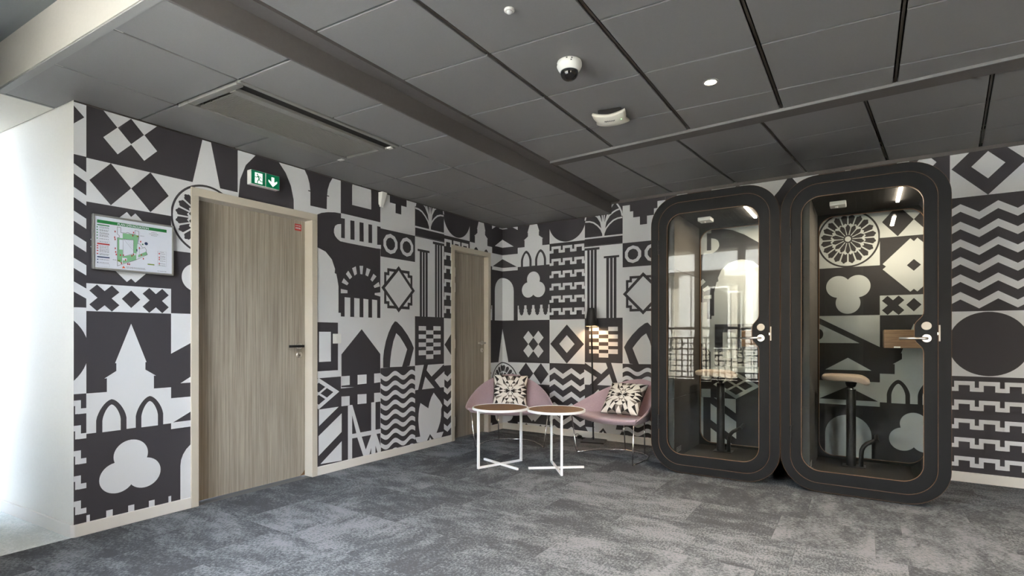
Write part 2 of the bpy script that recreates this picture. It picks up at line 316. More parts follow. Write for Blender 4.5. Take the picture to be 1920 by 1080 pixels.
# ------------------------------------------------------------------ wallpaper print
PAT = '''d1127,2255 1577,2255 1577,2900 1127,2900
w1344,2215 1349,2293 1374,2347 1416,2393 1466,2431 1516,2448 1571,2452 1572,2435 1520,2432 1474,2416 1427,2381 1388,2337 1366,2289 1360,2214
w1344,2214 1338,2289 1316,2337 1277,2381 1230,2416 1184,2432 1132,2435 1133,2452 1188,2448 1238,2431 1288,2393 1330,2347 1355,2293 1360,2215
w1344,2215 1346,2323 1369,2415 1415,2488 1466,2522 1499,2537 1544,2548 1548,2532 1505,2521 1474,2507 1428,2477 1384,2408 1363,2321 1360,2215
w1344,2215 1341,2321 1320,2408 1276,2477 1230,2507 1199,2521 1156,2532 1160,2548 1205,2537 1238,2522 1289,2488 1335,2415 1358,2323 1360,2215
w1345,2215 1347,2323 1362,2391 1378,2451 1397,2504 1410,2499 1391,2447 1375,2388 1361,2321 1359,2215
w1345,2215 1343,2321 1329,2388 1313,2447 1294,2499 1307,2504 1326,2451 1342,2391 1357,2323 1359,2215
w1345,2215 1347,2322 1351,2414 1359,2504 1373,2502 1365,2413 1361,2322 1359,2215
w1345,2215 1343,2322 1339,2413 1331,2502 1345,2504 1353,2414 1357,2322 1359,2215
w1564,2458 1554,2507 1534,2550 1499,2603 1513,2613 1549,2558 1570,2513 1580,2461
w1124,2461 1134,2513 1155,2558 1191,2613 1205,2603 1170,2550 1150,2507 1140,2458
w1344,2278 1372,2421 1397,2495 1426,2561 1467,2614 1481,2603 1441,2553 1413,2489 1389,2416 1360,2274
w1344,2274 1315,2416 1291,2489 1263,2553 1223,2603 1237,2614 1278,2561 1307,2495 1332,2421 1360,2278
w1342,2214 1362,2212 1362,2321 1381,2419 1323,2425 1340,2323
w1127,2246 1577,2246 1577,2263 1127,2263
d1127,2167 1577,2167 1577,2246 1127,2246
w1127,1353 1577,1353 1577,2167 1127,2167
d1127,2159 1577,2159 1577,2167 1127,2167
d1122,2145 1306,2145 1306,2119 1122,2119
d1158,1353 1272,1353 1272,2140 1158,2140
w1187,1353 1201,1353 1201,2118 1187,2118
w1231,1353 1243,1353 1243,2118 1231,2118
d1357,2037 1537,2037 1537,2015 1357,2015
d1387,1353 1505,1353 1505,2035 1387,2035
w1419,1353 1432,1353 1432,2012 1419,2012
w1462,1353 1474,1353 1474,2012 1462,2012
d1127,853 1577,853 1577,1353 1127,1353
w1521,1255 1410,1255 1410,1209 1521,1209
w1521,1170 1410,1170 1410,1125 1521,1125
w1521,1088 1410,1088 1410,1043 1521,1043
w1521,1008 1410,1008 1410,957 1521,957
w1298,1257 1181,1257 1181,1211 1298,1211
w1298,1169 1181,1169 1181,1127 1298,1127
w1298,1084 1181,1084 1181,1043 1298,1043
w1298,1002 1181,1002 1181,958 1298,958
w1410,1213 1298,1213 1298,1169 1410,1169
w1410,1128 1298,1128 1298,1086 1410,1086
w1410,1045 1298,1045 1298,1002 1410,1002
w1410,963 1298,963 1298,915 1410,915
d1127,-100 1577,-100 1577,853 1127,853
w1581,856 1444,858 1530,608 1581,607
w1382,855 1120,856 1327,730 1403,799
w1120,775 1120,603 1189,605 1276,688
w1423,735 1280,607 1471,607
w1292,558 1242,510 1191,462 1153,411 1172,373 1172,301 1189,236 1217,181 1248,129 1133,127 1172,65 1204,37 1544,76 1576,133 1498,130 1517,216 1527,297 1523,361 1514,416 1495,471 1376,404 1360,456 1329,515
d1350,133 1292,72 1327,71 1350,101 1364,72 1398,71
d1137,109 1127,109 1137,64 1168,65
w1577,-100 2041,-100 2041,2900 1577,2900
d1577,1898 2041,1898 2041,2160 1577,2160
w1913,2128 1856,2109 1821,2061 1821,2002 1856,1954 1913,1935 1969,1954 2004,2002 2004,2061 1969,2109
d1913,2092 1877,2080 1855,2050 1855,2013 1877,1982 1913,1971 1948,1982 1970,2013 1970,2050 1948,2080
w1693,2127 1638,2108 1603,2061 1603,2002 1638,1955 1693,1937 1749,1955 1784,2002 1784,2061 1749,2108
d1693,2091 1658,2080 1636,2050 1636,2013 1658,1983 1693,1972 1728,1983 1750,2013 1750,2050 1728,2080
d1770,2339 1847,2339 1847,2426 1922,2426 1922,2493 1959,2493 1959,2565 2041,2565 2041,2900 1577,2900 1577,2565 1659,2565 1659,2493 1696,2493 1696,2426 1770,2426
d2030,1607 1805,1832 1580,1607 1805,1382
d1995,1757 1955,1757 1955,1797 1655,1797 1655,1757 1615,1757 1615,1457 1655,1457 1655,1417 1955,1417 1955,1457 1995,1457
w1968,1730 1928,1730 1928,1770 1682,1770 1682,1730 1642,1730 1642,1484 1682,1484 1682,1444 1928,1444 1928,1484 1968,1484
d2030,1607 1805,1832 1580,1607 1805,1382
w1987,1607 1805,1789 1623,1607 1805,1425
d2012,856 2008,940 1998,1014 1974,1103 1938,1186 1896,1254 1855,1296 1827,1290 1759,1241 1682,1163 1627,1092 1593,1032 1627,943 1656,857 1726,850 1876,851
w1921,857 1915,929 1901,1012 1876,1102 1838,1181 1791,1148 1737,1086 1689,1023 1720,946 1759,854
d1577,793 2041,793 2041,853 1577,853
d1577,-100 2041,-100 2041,853 1577,853
d2041,2213 2500,2213 2500,2900 2041,2900
w2374,2311 2152,2313 2152,2453 2156,2495 2164,2504 2229,2507 2356,2506 2369,2497 2374,2474
w2367,2490 2369,2573 2159,2625 2156,2495
d2041,1300 2500,1300 2500,2213 2041,2213
w2497,2215 2041,2215 2041,2173 2082,2173 2082,2000 2035,2005 2035,1968 2087,1965 2302,1966 2435,1968 2507,1971 2536,1986 2561,2009 2573,2037 2571,2065 2560,2094 2536,2111 2497,2121 2497,2002 2456,2003 2456,2174 2497,2172
d2396,2171 2350,2173 2349,2005 2395,2003
d2293,2173 2246,2174 2245,2004 2292,2002
d2189,2173 2145,2174 2144,2006 2188,2003
d2082,2173 2041,2173 2041,2006 2082,2000
w2500,1561 2426,1553 2426,1528 2500,1523
w2466,1656 2412,1616 2430,1597 2488,1617
w2417,1726 2374,1675 2400,1652 2443,1694
w2333,1773 2320,1708 2347,1689 2374,1752
w2290,1782 2248,1786 2257,1709 2281,1709
w2207,1772 2162,1762 2192,1695 2222,1706
w2126,1727 2089,1706 2139,1653 2162,1670
w2062,1657 2046,1617 2112,1597 2126,1615
w2040,1561 2044,1522 2112,1533 2112,1550
w2041,860 2500,860 2500,1322 2041,1322
w2457,1491 2395,1490 2395,1319 2457,1320
w2351,1491 2290,1489 2290,1322 2351,1323
w2246,1490 2188,1487 2188,1319 2246,1320
w2143,1489 2081,1486 2081,1320 2143,1322
d2041,-100 2500,-100 2500,700 2041,700
d2266,1215 2042,986 2042,676 2491,711 2491,995
w2042,993 2008,992 2008,856 2042,853
w2491,805 2402,804 2402,725 2491,723
w2313,806 2209,804 2209,722 2313,721
w2120,807 2040,807 2040,723 2120,720
w2491,630 2402,626 2402,544 2491,546
w2313,632 2209,627 2209,542 2313,545
w2120,628 2040,625 2040,542 2120,542
w2421,542 2374,545 2374,70 2421,71
w2156,544 2104,544 2104,69 2156,74
w2401,546 2372,545 2281,288 2216,117 2216,69 2247,70 2314,241
w2379,289 2038,287 2038,246 2379,250
w2156,249 2093,248 2038,115 2038,65 2077,68 2129,204 2177,74 2237,72 2237,93
w2500,-100 2957,-100 2957,2900 2500,2900
d2865,2501 2834,2451 2816,2398 2807,2338 2807,2217 2646,2219 2644,2320 2636,2387 2616,2446 2581,2503 2567,2556 2748,2605 2871,2530
d2828,2339 2807,2340 2807,2331 2828,2331
d2644,2337 2623,2338 2623,2329 2644,2329
d2500,1353 2500,2212 2503,2212 2561,2209 2634,2197 2698,2179 2741,2157 2801,2127 2957,2017 2957,1353
w2525,1322 2525,1580 2535,1633 2548,1684 2565,1691 2561,1725 2594,1803 2658,1861 2740,1887 2770,1890 2800,1887 2881,1861 2946,1803 2979,1725 2975,1691 2992,1684 3005,1633 3015,1580 3015,1322
w2497,2121 2536,2111 2560,2094 2571,2065 2573,2037 2561,2009 2536,1986 2507,1971 2497,1970
w2500,700 2957,700 2957,1353 2500,1353
d2531,1268 2740,1268 2740,868 2531,868
d2531,1268 2927,1268 2927,861 2531,861
w2605,1189 2725,1189 2725,938 2605,938
d2500,-100 2957,-100 2957,804 2500,804
w2938,676 2727,806 2517,676 2727,546
d2874,676 2809,716 2744,676 2809,636
d2710,676 2645,716 2580,676 2645,636
d2792,727 2727,767 2662,727 2727,686
d2792,625 2727,666 2662,625 2727,585
w2725,544 2523,546 2725,406
w2729,325 2492,486 2492,325 2729,160
w2492,245 2492,77 2711,90
w2957,-100 3417,-100 3417,2900 2957,2900
d2957,2100 2961,2156 2962,2232 2987,2338 3033,2428 3093,2496 3188,2630 3283,2493 3358,2402 3401,2288 3414,2155 3417,2100'''
LB = (-0.228, 0.2275, 0.672, 1.127, 1.577, 2.041, 2.50, 2.957, 3.417, 3.866, 4.326, 4.785, 5.24)

def clip(poly, d0, d1, z0, z1):
    for ax, lim, sg in ((0, d0, 1), (0, d1, -1), (1, z0, 1), (1, z1, -1)):
        out = []
        for i in range(len(poly)):
            a, b = poly[i - 1], poly[i]
            fa, fb = (a[ax] - lim) * sg, (b[ax] - lim) * sg
            if (fa >= 0) != (fb >= 0):
                t = fa / (fa - fb); out.append((a[0] + (b[0] - a[0]) * t, a[1] + (b[1] - a[1]) * t))
            if fb >= 0: out.append(b)
        poly = out
        if len(poly) < 3: return []
    q = []
    for p in poly:
        if not q or abs(p[0] - q[-1][0]) + abs(p[1] - q[-1][1]) > 1e-4: q.append(p)
    if len(q) > 1 and abs(q[0][0] - q[-1][0]) + abs(q[0][1] - q[-1][1]) < 1e-4: q.pop()
    if len(q) < 3: return []
    a = sum(q[i - 1][0] * q[i][1] - q[i][0] * q[i - 1][1] for i in range(len(q)))
    return q if abs(a) > 2e-6 else []

def rc(u0, z0, u1, z1): return [(u0, z0), (u1, z0), (u1, z1), (u0, z1)]
def ell(c, z, rx, rz, n=40): return [(c + rx * math.cos(2 * math.pi * i / n), z + rz * math.sin(2 * math.pi * i / n)) for i in range(n)]
def lancet(c, hw, zs, zt, zb, n=8):
    p = [(c - hw, zb), (c - hw, zs)]
    h = zt - zs
    for i in range(1, n): t = i / n; p.append((c - hw * (1 - t ** 1.35) , zs + h * (1 - (1 - t) ** 1.55)))
    p.append((c, zt)); L = p[:]
    return L + [(2 * c - x, z) for x, z in reversed(L[:-1])]
def rarch(c, hw, zs, zt, zb, n=14):
    return [(c - hw, zb)] + [(c - hw * math.cos(math.pi * i / n), zs + (zt - zs) * math.sin(math.pi * i / n)) for i in range(n + 1)] + [(c + hw, zb)]

W_ = 0.457   # one column of the print; u below is metres from the column's left edge
def col_church():
    o = []; c = W_ / 2; S = lambda pts: pts + [(2 * c - x, z) for x, z in reversed(pts)]
    o.append(('d', rc(0, -0.3, W_, 2.72)))
    o.append(('w', rc(0, 1.936, W_, 2.19)))
    for k in (-1, 1):
        o.append(('d', [(c + k * 0.107 + x * 0.107, 2.064 + z * 0.126) for x, z in ((1, 0), (0, 1), (-1, 0), (0, -1))]))
    for dx in (-0.072, 0.072):
        for z in (2.495, 2.335): o.append(('w', [(c + dx + x * 0.0735, z + y * 0.081) for x, y in ((1, 0), (0, 1), (-1, 0), (0, -1))]))
    star = [(-0.2095, 1.719), (-0.023, 1.914), (0, 1.888), (0.023, 1.914), (0.2095, 1.719), (0.186, 1.698), (0.2095, 1.676), (0.023, 1.485), (0, 1.507), (-0.023, 1.485), (-0.2095, 1.676), (-0.186, 1.698)]
    o.append(('w', [(c + x, z) for x, z in star]))
    o.append(('d', [(c + x * 0.0465, 1.698 + z * 0.047) for x, z in ((1, 0), (0, 1), (-1, 0), (0, -1))]))
    o.append(('w', rc(0, 1.299, W_, 1.461)))
    xs = [(-.076, .039), (-.037, .078), (0, .042), (.038, .078), (.076, .04), (.036, 0), (.076, -.041), (.038, -.079), (0, -.043), (-.037, -.079), (-.076, -.039), (-.036, 0)]
    for k in (-0.1385, 0.1385): o.append(('d', [(c + k + x, 1.379 + z) for x, z in xs]))
    o.append(('d', [(c + x * 0.05, 1.38 + z * 0.054) for x, z in ((1, 0), (0, 1), (-1, 0), (0, -1))]))
    o.append(('w', S([(0, 0.584), (0, 0.819), (c - 0.127, 0.819), (c - 0.127, 0.901), (c - 0.14, 0.900), (c - 0.0785, 0.942), (c - 0.0785, 0.989), (c - 0.085, 0.989), (c - 0.001, 1.227)])))
    for k in (-0.103, 0.103):
        o.append(('d', lancet(c + k, 0.078, 0.655, 0.774, 0.584))); o.append(('w', lancet(c + k, 0.047, 0.650, 0.742, 0.582)))
    for dx, z in ((0, 0.421), (-0.073, 0.296), (0.073, 0.296)): o.append(('w', ell(c + dx, z, 0.093, 0.093)))
    o.append(('w', [(c - 0.05, 0.38), (c + 0.05, 0.38), (c + 0.0, 0.24)]))
    o.append(('w', rc(0, -0.075, W_, -0.01)))
    for k in range(5):
        x = W_ * k / 4
        for hw, z in ((0.046, 0.0), (0.034, 0.025), (0.025, 0.066), (0.0165, 0.111)): o.append(('w', rc(max(0, x - hw), -0.03, min(W_, x + hw), z)))
    return o
def col_pediment():
    o = []; c = W_ / 2 - 0.004
    o.append(('d', rc(0, -0.3, W_, 2.72)))
    o.append(('w', [(c - 0.0945, 2.19), (c + 0.0945, 2.19), (c, 2.63)]))
    o.append(('w', rc(0, 1.712, W_, 2.19)))
    z0 = 1.949
    o.append(('d', ell(c, z0, 0.236, 0.240, 56))); o.append(('w', ell(c, z0, 0.222, 0.226, 56)))
    for k in range(20):
        a = 2 * math.pi * (k + 0.5) / 20; h = math.pi / 20
        p = []
        for r, t in ((0.122, -0.72), (0.150, -0.78), (0.187, -0.80), (0.197, -0.62), (0.196, -0.42), (0.204, -0.25), (0.209, 0), (0.204, 0.25), (0.196, 0.42), (0.197, 0.62), (0.187, 0.80), (0.150, 0.78), (0.122, 0.72), (0.128, 0.35), (0.134, 0), (0.128, -0.35)):
            p.append((c + r * math.cos(a + h * t), z0 + r * math.sin(a + h * t)))
        o.append(('d', p))
    for k in range(14):
        a = 2 * math.pi * (k + 0.5) / 14; h = math.pi / 14
        p = []
        for r, t in ((0.032, -0.5), (0.085, -0.84), (0.106, -0.74), (0.108, -0.5), (0.118, -0.3), (0.122, 0), (0.118, 0.3), (0.108, 0.5), (0.106, 0.74), (0.085, 0.84), (0.032, 0.5)):
            p.append((c + r * math.cos(a + h * t), z0 + r * math.sin(a + h * t)))
        o.append(('d', p))
    o.append(('d', ell(c, z0, 0.034, 0.034, 20))); o.append(('w', ell(c, z0, 0.023, 0.023, 20)))
    for dx, z in ((0, 1.41), (-0.073, 1.548), (0.073, 1.548)): o.append(('w', ell(c + dx, z, 0.093, 0.093)))
    o.append(('w', [(c - 0.05, 1.46), (c + 0.05, 1.46), (c + 0.0, 1.60)]))
    o.append(('w', [(0, 1.302), (W_, 1.302), (W_, 1.038), (0, 1.288)]))
    o.append(('w', [(0, 1.236), (0.31, 1.069), (0, 1.069)])); o.append(('d', ell(0, 1.145, 0.036, 0.046, 24)))
    o.append(('w', [(c, 0.945), (c - 0.173, 0.841), (c + 0.173, 0.841)]))
    o.append(('w', rc(0, 0.587, W_, 0.747))); o.append(('d', [(c, 0.702), (c - 0.222, 0.587), (c + 0.222, 0.587)]))
    o.append(('w', rc(0, 0.546, W_, 0.588)))
    o.append(('w', rarch(c, 0.174, 0.295, 0.462, -0.073)))
    return o
def col_meander():
    o = [('d', rc(0, -0.3, W_, 0.82))]
    for k in range(6):
        t = 0.783 - 0.1447 * k
        for a, b in ((.026, .053), (.121, .150), (.175, .203), (.270, .297), (.324, .352), (.420, .449)): o.append(('w', rc(a, t - 0.078, b, t)))
        for a, b in ((.04, .14), (.18, .28), (.33, .43)): o.append(('w', rc(a, t - 0.031, b, t)))
        for a, b in ((0, .04), (.13, .19), (.28, .34), (.43, W_)): o.append(('w', rc(a, t - 0.079, b, t - 0.048)))
    o.append(('w', rc(0, 0.82, W_, 1.318))); o.append(('d', ell(W_ / 2, 1.069, 0.240, 0.243, 56)))
    o.append(('d', rc(0, 1.318, W_, 2.195)))
    for k in range(6):
        t = 2.145 - 0.1352 * k
        top = [(0, t - 0.040), (.064, t), (.177, t - 0.072), (.287, t), (.398, t - 0.071), (W_, t - 0.034)]
        o.append(('w', top + [(x, z - 0.0585) for x, z in reversed(top)]))
    o.append(('w', rc(0, 2.195, W_, 2.72)))
    D = lambda hx, hz: [(W_ / 2 + x * hx, 2.421 + z * hz) for x, z in ((1, 0), (0, 1), (-1, 0), (0, -1))]
    o.append(('d', D(0.219, 0.226))); o.append(('w', D(0.099, 0.103)))
    return o
def waves():
    o = []; d0, d1 = LB[4], LB[5]
    for k in range(9):
        zt = 0.803 - 0.0920 * k; n = 36; top = []
        for i in range(n + 1):
            d = d0 + (d1 - d0) * i / n
            top.append((d, zt + 0.0245 * math.cos(2 * math.pi * (d - 1.628) / 0.2275) - 0.010 + 0.022 * 0))
        o.append(('w', top + [(x, z - 0.043) for x, z in reversed(top)]))
    return o

def strip_poly(lines):
    return [(l[0], [tuple(int(v) / 1000 for v in p.split(',')) for p in l[1:].split()]) for l in lines]
FIXED = strip_poly(PAT.strip().split('\n'))

def build_print(parent, to3d, regions, zmap):
    """all shapes of the print on one wall, clipped to the wall's pieces; later shapes lie on earlier ones"""
    polys = []
    def put(fn, d0, d1, dz, zlo, zhi, zs):
        k = (d1 - d0) / W_
        for c, p in fn():
            q = clip([(d0 + u * k, zs(z + dz)) for u, z in p], d0, d1, zs(zlo), zs(zhi))
            if q: polys.append((c, q))
    ident = lambda z: z
    for fn, i in ((col_pediment, 0), (col_church, 1), (col_meander, 2)):
        up = 1.42 if fn is col_meander else 1.415
        put(fn, LB[i], LB[i + 1], up, 1.3455, 2.75, ident); put(fn, LB[i], LB[i + 1], -1.36, -0.05, 1.3455, ident)
        put(fn, LB[i + 8], LB[i + 9], 0.0, -0.05, 2.72, zmap)
    for k, fn in enumerate((col_pediment, col_church, col_meander, col_pediment)): put(fn, LB[11] + 0.457 * k, LB[11] + 0.457 * (k + 1), 0.0, -0.05, 2.72, zmap)   # the print runs on past the view
    for c, p in FIXED: polys.append((c, p))
    for c, p in waves(): polys.append((c, p))
    bm = bmesh.new()
    placed = []
    for a0, a1, z0, z1 in regions: 
        f = bm.faces.new([bm.verts.new(to3d(x, z, 0)) for x, z in rc(a0, z0, a1, z1)]); f.material_index = 0
    for c, p in polys:
        bb = (min(x for x, _ in p), max(x for x, _ in p), min(z for _, z in p), max(z for _, z in p))
        lay = 1
        for b2, l2 in placed:
            if bb[0] < b2[1] - 1e-4 and bb[1] > b2[0] + 1e-4 and bb[2] < b2[3] - 1e-4 and bb[3] > b2[2] + 1e-4 and l2 >= lay: lay = l2 + 1
        placed.append((bb, lay))
        for a0, a1, z0, z1 in regions:
            q = clip(p, a0, a1, z0, z1)
            if q:
                try: f = bm.faces.new([bm.verts.new(to3d(x, z, lay)) for x, z in q]); f.material_index = 0 if c == 'w' else 1
                except ValueError: pass
    return obj('wallpaper', bm, [M['paper_white'], M['paper_dark']], parent)

# ------------------------------------------------------------------ room shell
H, H2 = 2.50, 2.63
D1 = (2.795, 3.695, 2.10)      # door openings: distance from the corner along the left wall, height
D2 = (0.322, 0.955, 2.10)
def struct(name, bm, m, label, **kw): return tag(obj(name, bm, m, **kw), label, 'wall' if name.startswith('wall') else 'trim', kind='structure')
g_ = 0.02
bm = boxes(((-0.15, -D2[0] + g_, 0), (0, 0.15, 2.8)), ((-0.15, -D2[1] - g_, D2[2] + g_), (0, -D2[0] + g_, 2.8)), ((-0.15, -D1[0] + g_, 0), (0, -D2[1] - g_, 2.8)),
           ((-0.15, -D1[1] - g_, D1[2] + g_), (0, -D1[0] + g_, 2.8)), ((-0.15, -4.386, 0), (0, -D1[1] - g_, 2.8)))
wall_left = struct('wall_left', bm, M['plaster'], 'long left wall with two doors under bold black and white wallpaper')
E0 = 0.0012
build_print(wall_left, lambda d, z, l: (E0 + 0.00035 * l, -d, z),
            [(0, 0.29, 0.05, 2.52), (0.29, 0.99, 2.12, 2.52), (0.99, 2.76, 0.05, 2.52), (2.76, 3.72, 2.12, 2.52), (3.72, 4.386, 0.05, 2.52)], lambda z: z)
wall_back = struct('wall_back', boxes(((-0.15, 0, 0), (6.75, 0.15, 2.8))), M['plaster'], 'back wall papered in black and white shapes behind the glass booths')
build_print(wall_back, lambda d, z, l: (d, -E0 - 0.00035 * l, z), [(0, 6.598, 0.05, 2.66)], lambda z: 1.0306 * z - 0.010)
bm = bmesh.new(); prism(bm, [(-0.15, -4.3735), (0, -4.386), (-3.2, -4.637), (-3.2, -4.45)], 0, 2.8)
wall_return = struct('wall_return', bm, M['plaster'], 'plain cream return wall turning left from the wallpapered wall into a corridor')
wall_right = struct('wall_right', boxes(((6.6, -6.0, 0), (6.75, 0, 2.8))), M['plaster'], 'plain right-hand end wall outside the view')
wall_corridor = struct('wall_corridor', boxes(((-3.35, -6.0, 0), (-3.2, -4.4, 2.8))), M['plaster'], 'plain wall closing the corridor on the left')

# floor with carpet tiles
floor = tag(obj('floor', boxes(((-3.3, -6.0, -0.12), (6.75, 0.15, -0.004))), M['sill']), 'floor laid with mottled grey carpet tiles', 'floor', kind='structure')
TS = 0.4925
bm = bmesh.new(); h = TS / 2 - 0.0006
for lo, hi in (((-h, -h, -0.004), (h, h, 0.0)),): box(bm, lo, hi)
tile_me = bpy.data.meshes.new('carpet_tile'); bm.to_mesh(tile_me); bm.free(); tile_me.materials.append(M['carpet'])
pale_me = tile_me.copy(); pale_me.materials.clear(); pale_me.materials.append(M['carpet_pale'])
def part_tile(x0, x1, y0, y1, m):
    b = bmesh.new(); box(b, (x0 - (x0 + x1) / 2, y0 - (y0 + y1) / 2, -0.004), (x1 - (x0 + x1) / 2, y1 - (y0 + y1) / 2, 0.0))
    return obj('carpet_tile', b, m, floor, loc=((x0 + x1) / 2, (y0 + y1) / 2, 0))
for j in range(-1, 12):
    yc = -0.22 + TS / 2 - TS * j
    yl, yh = yc - TS / 2, min(yc + TS / 2, 0.0)
    if yl >= 0: continue
    off = 0.36 if j % 2 == 0 else 0.0
    edges = [off + TS * (i - 10) for i in range(24)]
    for x0, x1 in zip(edges, edges[1:]):
        if x1 <= 0 or x0 >= 6.6: continue
        if yh < 0 and x0 > 0 and x1 < 6.6 and yc + TS / 2 <= 0:
            o = link('carpet_tile', tile_me, floor, ((x0 + x1) / 2, yc, 0)); o.rotation_euler = (0, 0, R(random.choice((0, 90, 180, 270))))
        else: part_tile(max(x0, 0.0), min(x1, 6.6) - 0.0012, yl + 0.0006, yh - 0.0006, M['carpet'])
for j in range(4):
    for i in range(7):
        x1 = -0.0006 - TS * i; y0 = -4.30 - TS * (j + 1)
        if y0 < -6.0: continue
        part_tile(x1 - TS + 0.0012, x1, y0 + 0.0006, y0 + TS - 0.0006, M['carpet_pale'])

# skirting
def sk(name, bm, label): return tag(obj(name, bm, M['skirting'], bevel=0.003), label, 'skirting', kind='structure')
sk('baseboard_left', boxes(((0, -0.271, 0), (0.014, -0.0, 0.072)), ((0, -2.744, 0), (0.014, -1.007, 0.072)), ((0, -4.386, 0), (0.014, -3.744, 0.072))), 'low cream skirting along the papered left wall between the doors')
sk('baseboard_back', boxes(((0.014, -0.014, 0), (6.6, 0, 0.078))), 'low cream skirting along the papered back wall')
bm = bmesh.new(); prism(bm, [(0.014, -4.386), (0.0, -4.402), (-3.2, -4.653), (-3.2, -4.637), (0, -4.386)], 0, 0.074)
sk('baseboard_return', bm, 'cream skirting along the plain return wall on the left')

# ------------------------------------------------------------------ ceilings
ceiling = tag(obj('ceiling', boxes(((-3.35, -6.0, 2.80), (6.75, 0.15, 2.92))), M['void']), 'dark grey metal panel ceiling at two heights', 'ceiling', kind='structure')
def panel(pts, z, m=None, th=0.012, name='ceiling_panel'):
    """pts in xy, counter-clockwise; a metal tray with a small turned-down edge"""
    b = bmesh.new()
    cx = sum(p[0] for p in pts) / len(pts); cy = sum(p[1] for p in pts) / len(pts)
    def sh(p, d):
        l = math.hypot(p[0] - cx, p[1] - cy); k = max(0.0, 1 - d / l); return (cx + (p[0] - cx) * k, cy + (p[1] - cy) * k)
    rings = []
    for d, zz in ((0.0, z + th), (0.0, z + 0.002), (0.003, z)): rings.append([b.verts.new((*sh(p, d), zz)) for p in pts])
    n = len(pts)
    for a, c2 in zip(rings, rings[1:]):
        for i in range(n): b.faces.new((a[i], c2[i], c2[(i + 1) % n], a[(i + 1) % n]))
    b.faces.new(rings[-1][::-1]); b.faces.new(rings[0])
    return obj(name, b, m or M['panel'], ceiling)
def bar(p, q, w, z0, z1, m, name='grid_bar'):
    d = Vector((q[0] - p[0], q[1] - p[1])); d.normalize(); nx, ny = -d.y * w / 2, d.x * w / 2
    b = bmesh.new(); prism(b, [(p[0] - nx, p[1] - ny), (q[0] - nx, q[1] - ny), (q[0] + nx, q[1] + ny), (p[0] + nx, p[1] + ny)], z0, z1)
    return obj(name, b, m, ceiling)
def isect(fx, fy):
    y = fy(2.5)
    for _ in range(20): x = fx(y); y = fy(x)
    return x, y
def grid(xl, yl, z, gx, gy, skip=()):
    """xl: seams running along y as x(y); yl: seams along x as y(x); gx, gy: joint widths"""
    for i, (xa, xb) in enumerate(zip(xl, xl[1:])):
        for j, (ya, yb) in enumerate(zip(yl, yl[1:])):
            if (i, j) in skip: continue
            fx0 = lambda y, f=xa: f(y) + (gx / 2 if i > 0 else 0.004); fx1 = lambda y, f=xb: f(y) - (gx / 2 if i < len(xl) - 2 else 0.004)
            fy0 = lambda x, f=ya: f(x) + gy / 2; fy1 = lambda x, f=yb: f(x) - gy / 2
            panel([isect(fx0, fy0), isect(fx1, fy0), isect(fx1, fy1), isect(fx0, fy1)], z)
    for f in xl[1:-1]:
        bar(isect(f, yl[0]), isect(f, yl[-1]), gx * 0.45, z + 0.006, z + 0.03, M['tbar'])
    for f in yl[1:-1]:
        bar(isect(xl[0], f), isect(xl[-1], f), gy * 0.5, z + 0.011, z + 0.03, M['void'])
cst = lambda v: (lambda t: v)
lx = [cst(-0.21), cst(0.425), cst(1.022), cst(1.437)]
ly = [(lambda x, b=b: b + 0.055 * (x - 0.42)) for b in (-4.605, -4.03, -3.43, -2.842, -2.262, -1.668, -1.085, -0.50)] + [cst(-0.004)]
# the strip left of x = 0 only exists in front of the return wall
AC = ((1, 1), (1, 2))
grid(lx, ly, H, 0.013, 0.013, skip=AC + tuple((0, j) for j in range(0, 8)))
for ya, yb in zip(ly[1:], ly[2:]):
    panel([(0.006, ya(0.1) + 0.005), (0.42, ya(0.42) + 0.005), (0.42, yb(0.42) - 0.005), (0.006, yb(0.1) - 0.005)], H)
panel([(-0.205, ly[0](-0.2) + 0.005), (0.42, ly[0](0.42) + 0.005), (0.42, ly[1](0.42) - 0.005), (0.006, ly[1](0.0) - 0.005), (0.006, -4.392), (-0.205, -4.408)], H)
fx = [cst(1.545), cst(2.120), cst(2.716), cst(3.311), cst(3.907), cst(4.503), cst(5.10), cst(5.70), cst(6.60)]
fyl = [(lambda x, b=b: b + 0.072 * (x - 1.54)) for b in (-6.1, -5.71, -5.11, -4.51, -3.91, -3.311, -2.706, -2.103)] + [lambda x: -1.572 - 0.048 * (x - 1.54)]
grid(fx, fyl, H2, 0.026, 0.012)
bx = [(lambda y, a=a, s=s: a + s * (y + 1.5)) for a, s in ((1.545, 0.0), (1.985, 0.088), (2.582, 0.094), (3.166, 0.104), (3.763, 0.105), (4.360, 0.10), (4.955, 0.10), (5.55, 0.1), (6.6, 0.0))]
by = [lambda x: -1.458 - 0.026 * (x - 1.54), lambda x: -0.957 - 0.031 * (x - 1.54), lambda x: -0.338 - 0.035 * (x - 1.54), cst(-0.004)]
grid(bx, by, H2, 0.022, 0.008)
# upper ceiling by the windows
bm = bmesh.new(); prism(bm, [(-3.2, -6.0), (1.43, -6.0), (1.43, -4.56), (-0.22, -4.64), (-3.2, -4.82)], 2.745, 2.79)
obj('upper_ceiling', bm, M['ceil_up'], ceiling)
bm = bmesh.new(); prism(bm, [(-3.2, -4.86), (-0.225, -4.67), (-0.225, -4.41), (-3.2, -4.64)], H, 2.54)
obj('corridor_ceiling', bm, M['plaster'], ceiling)

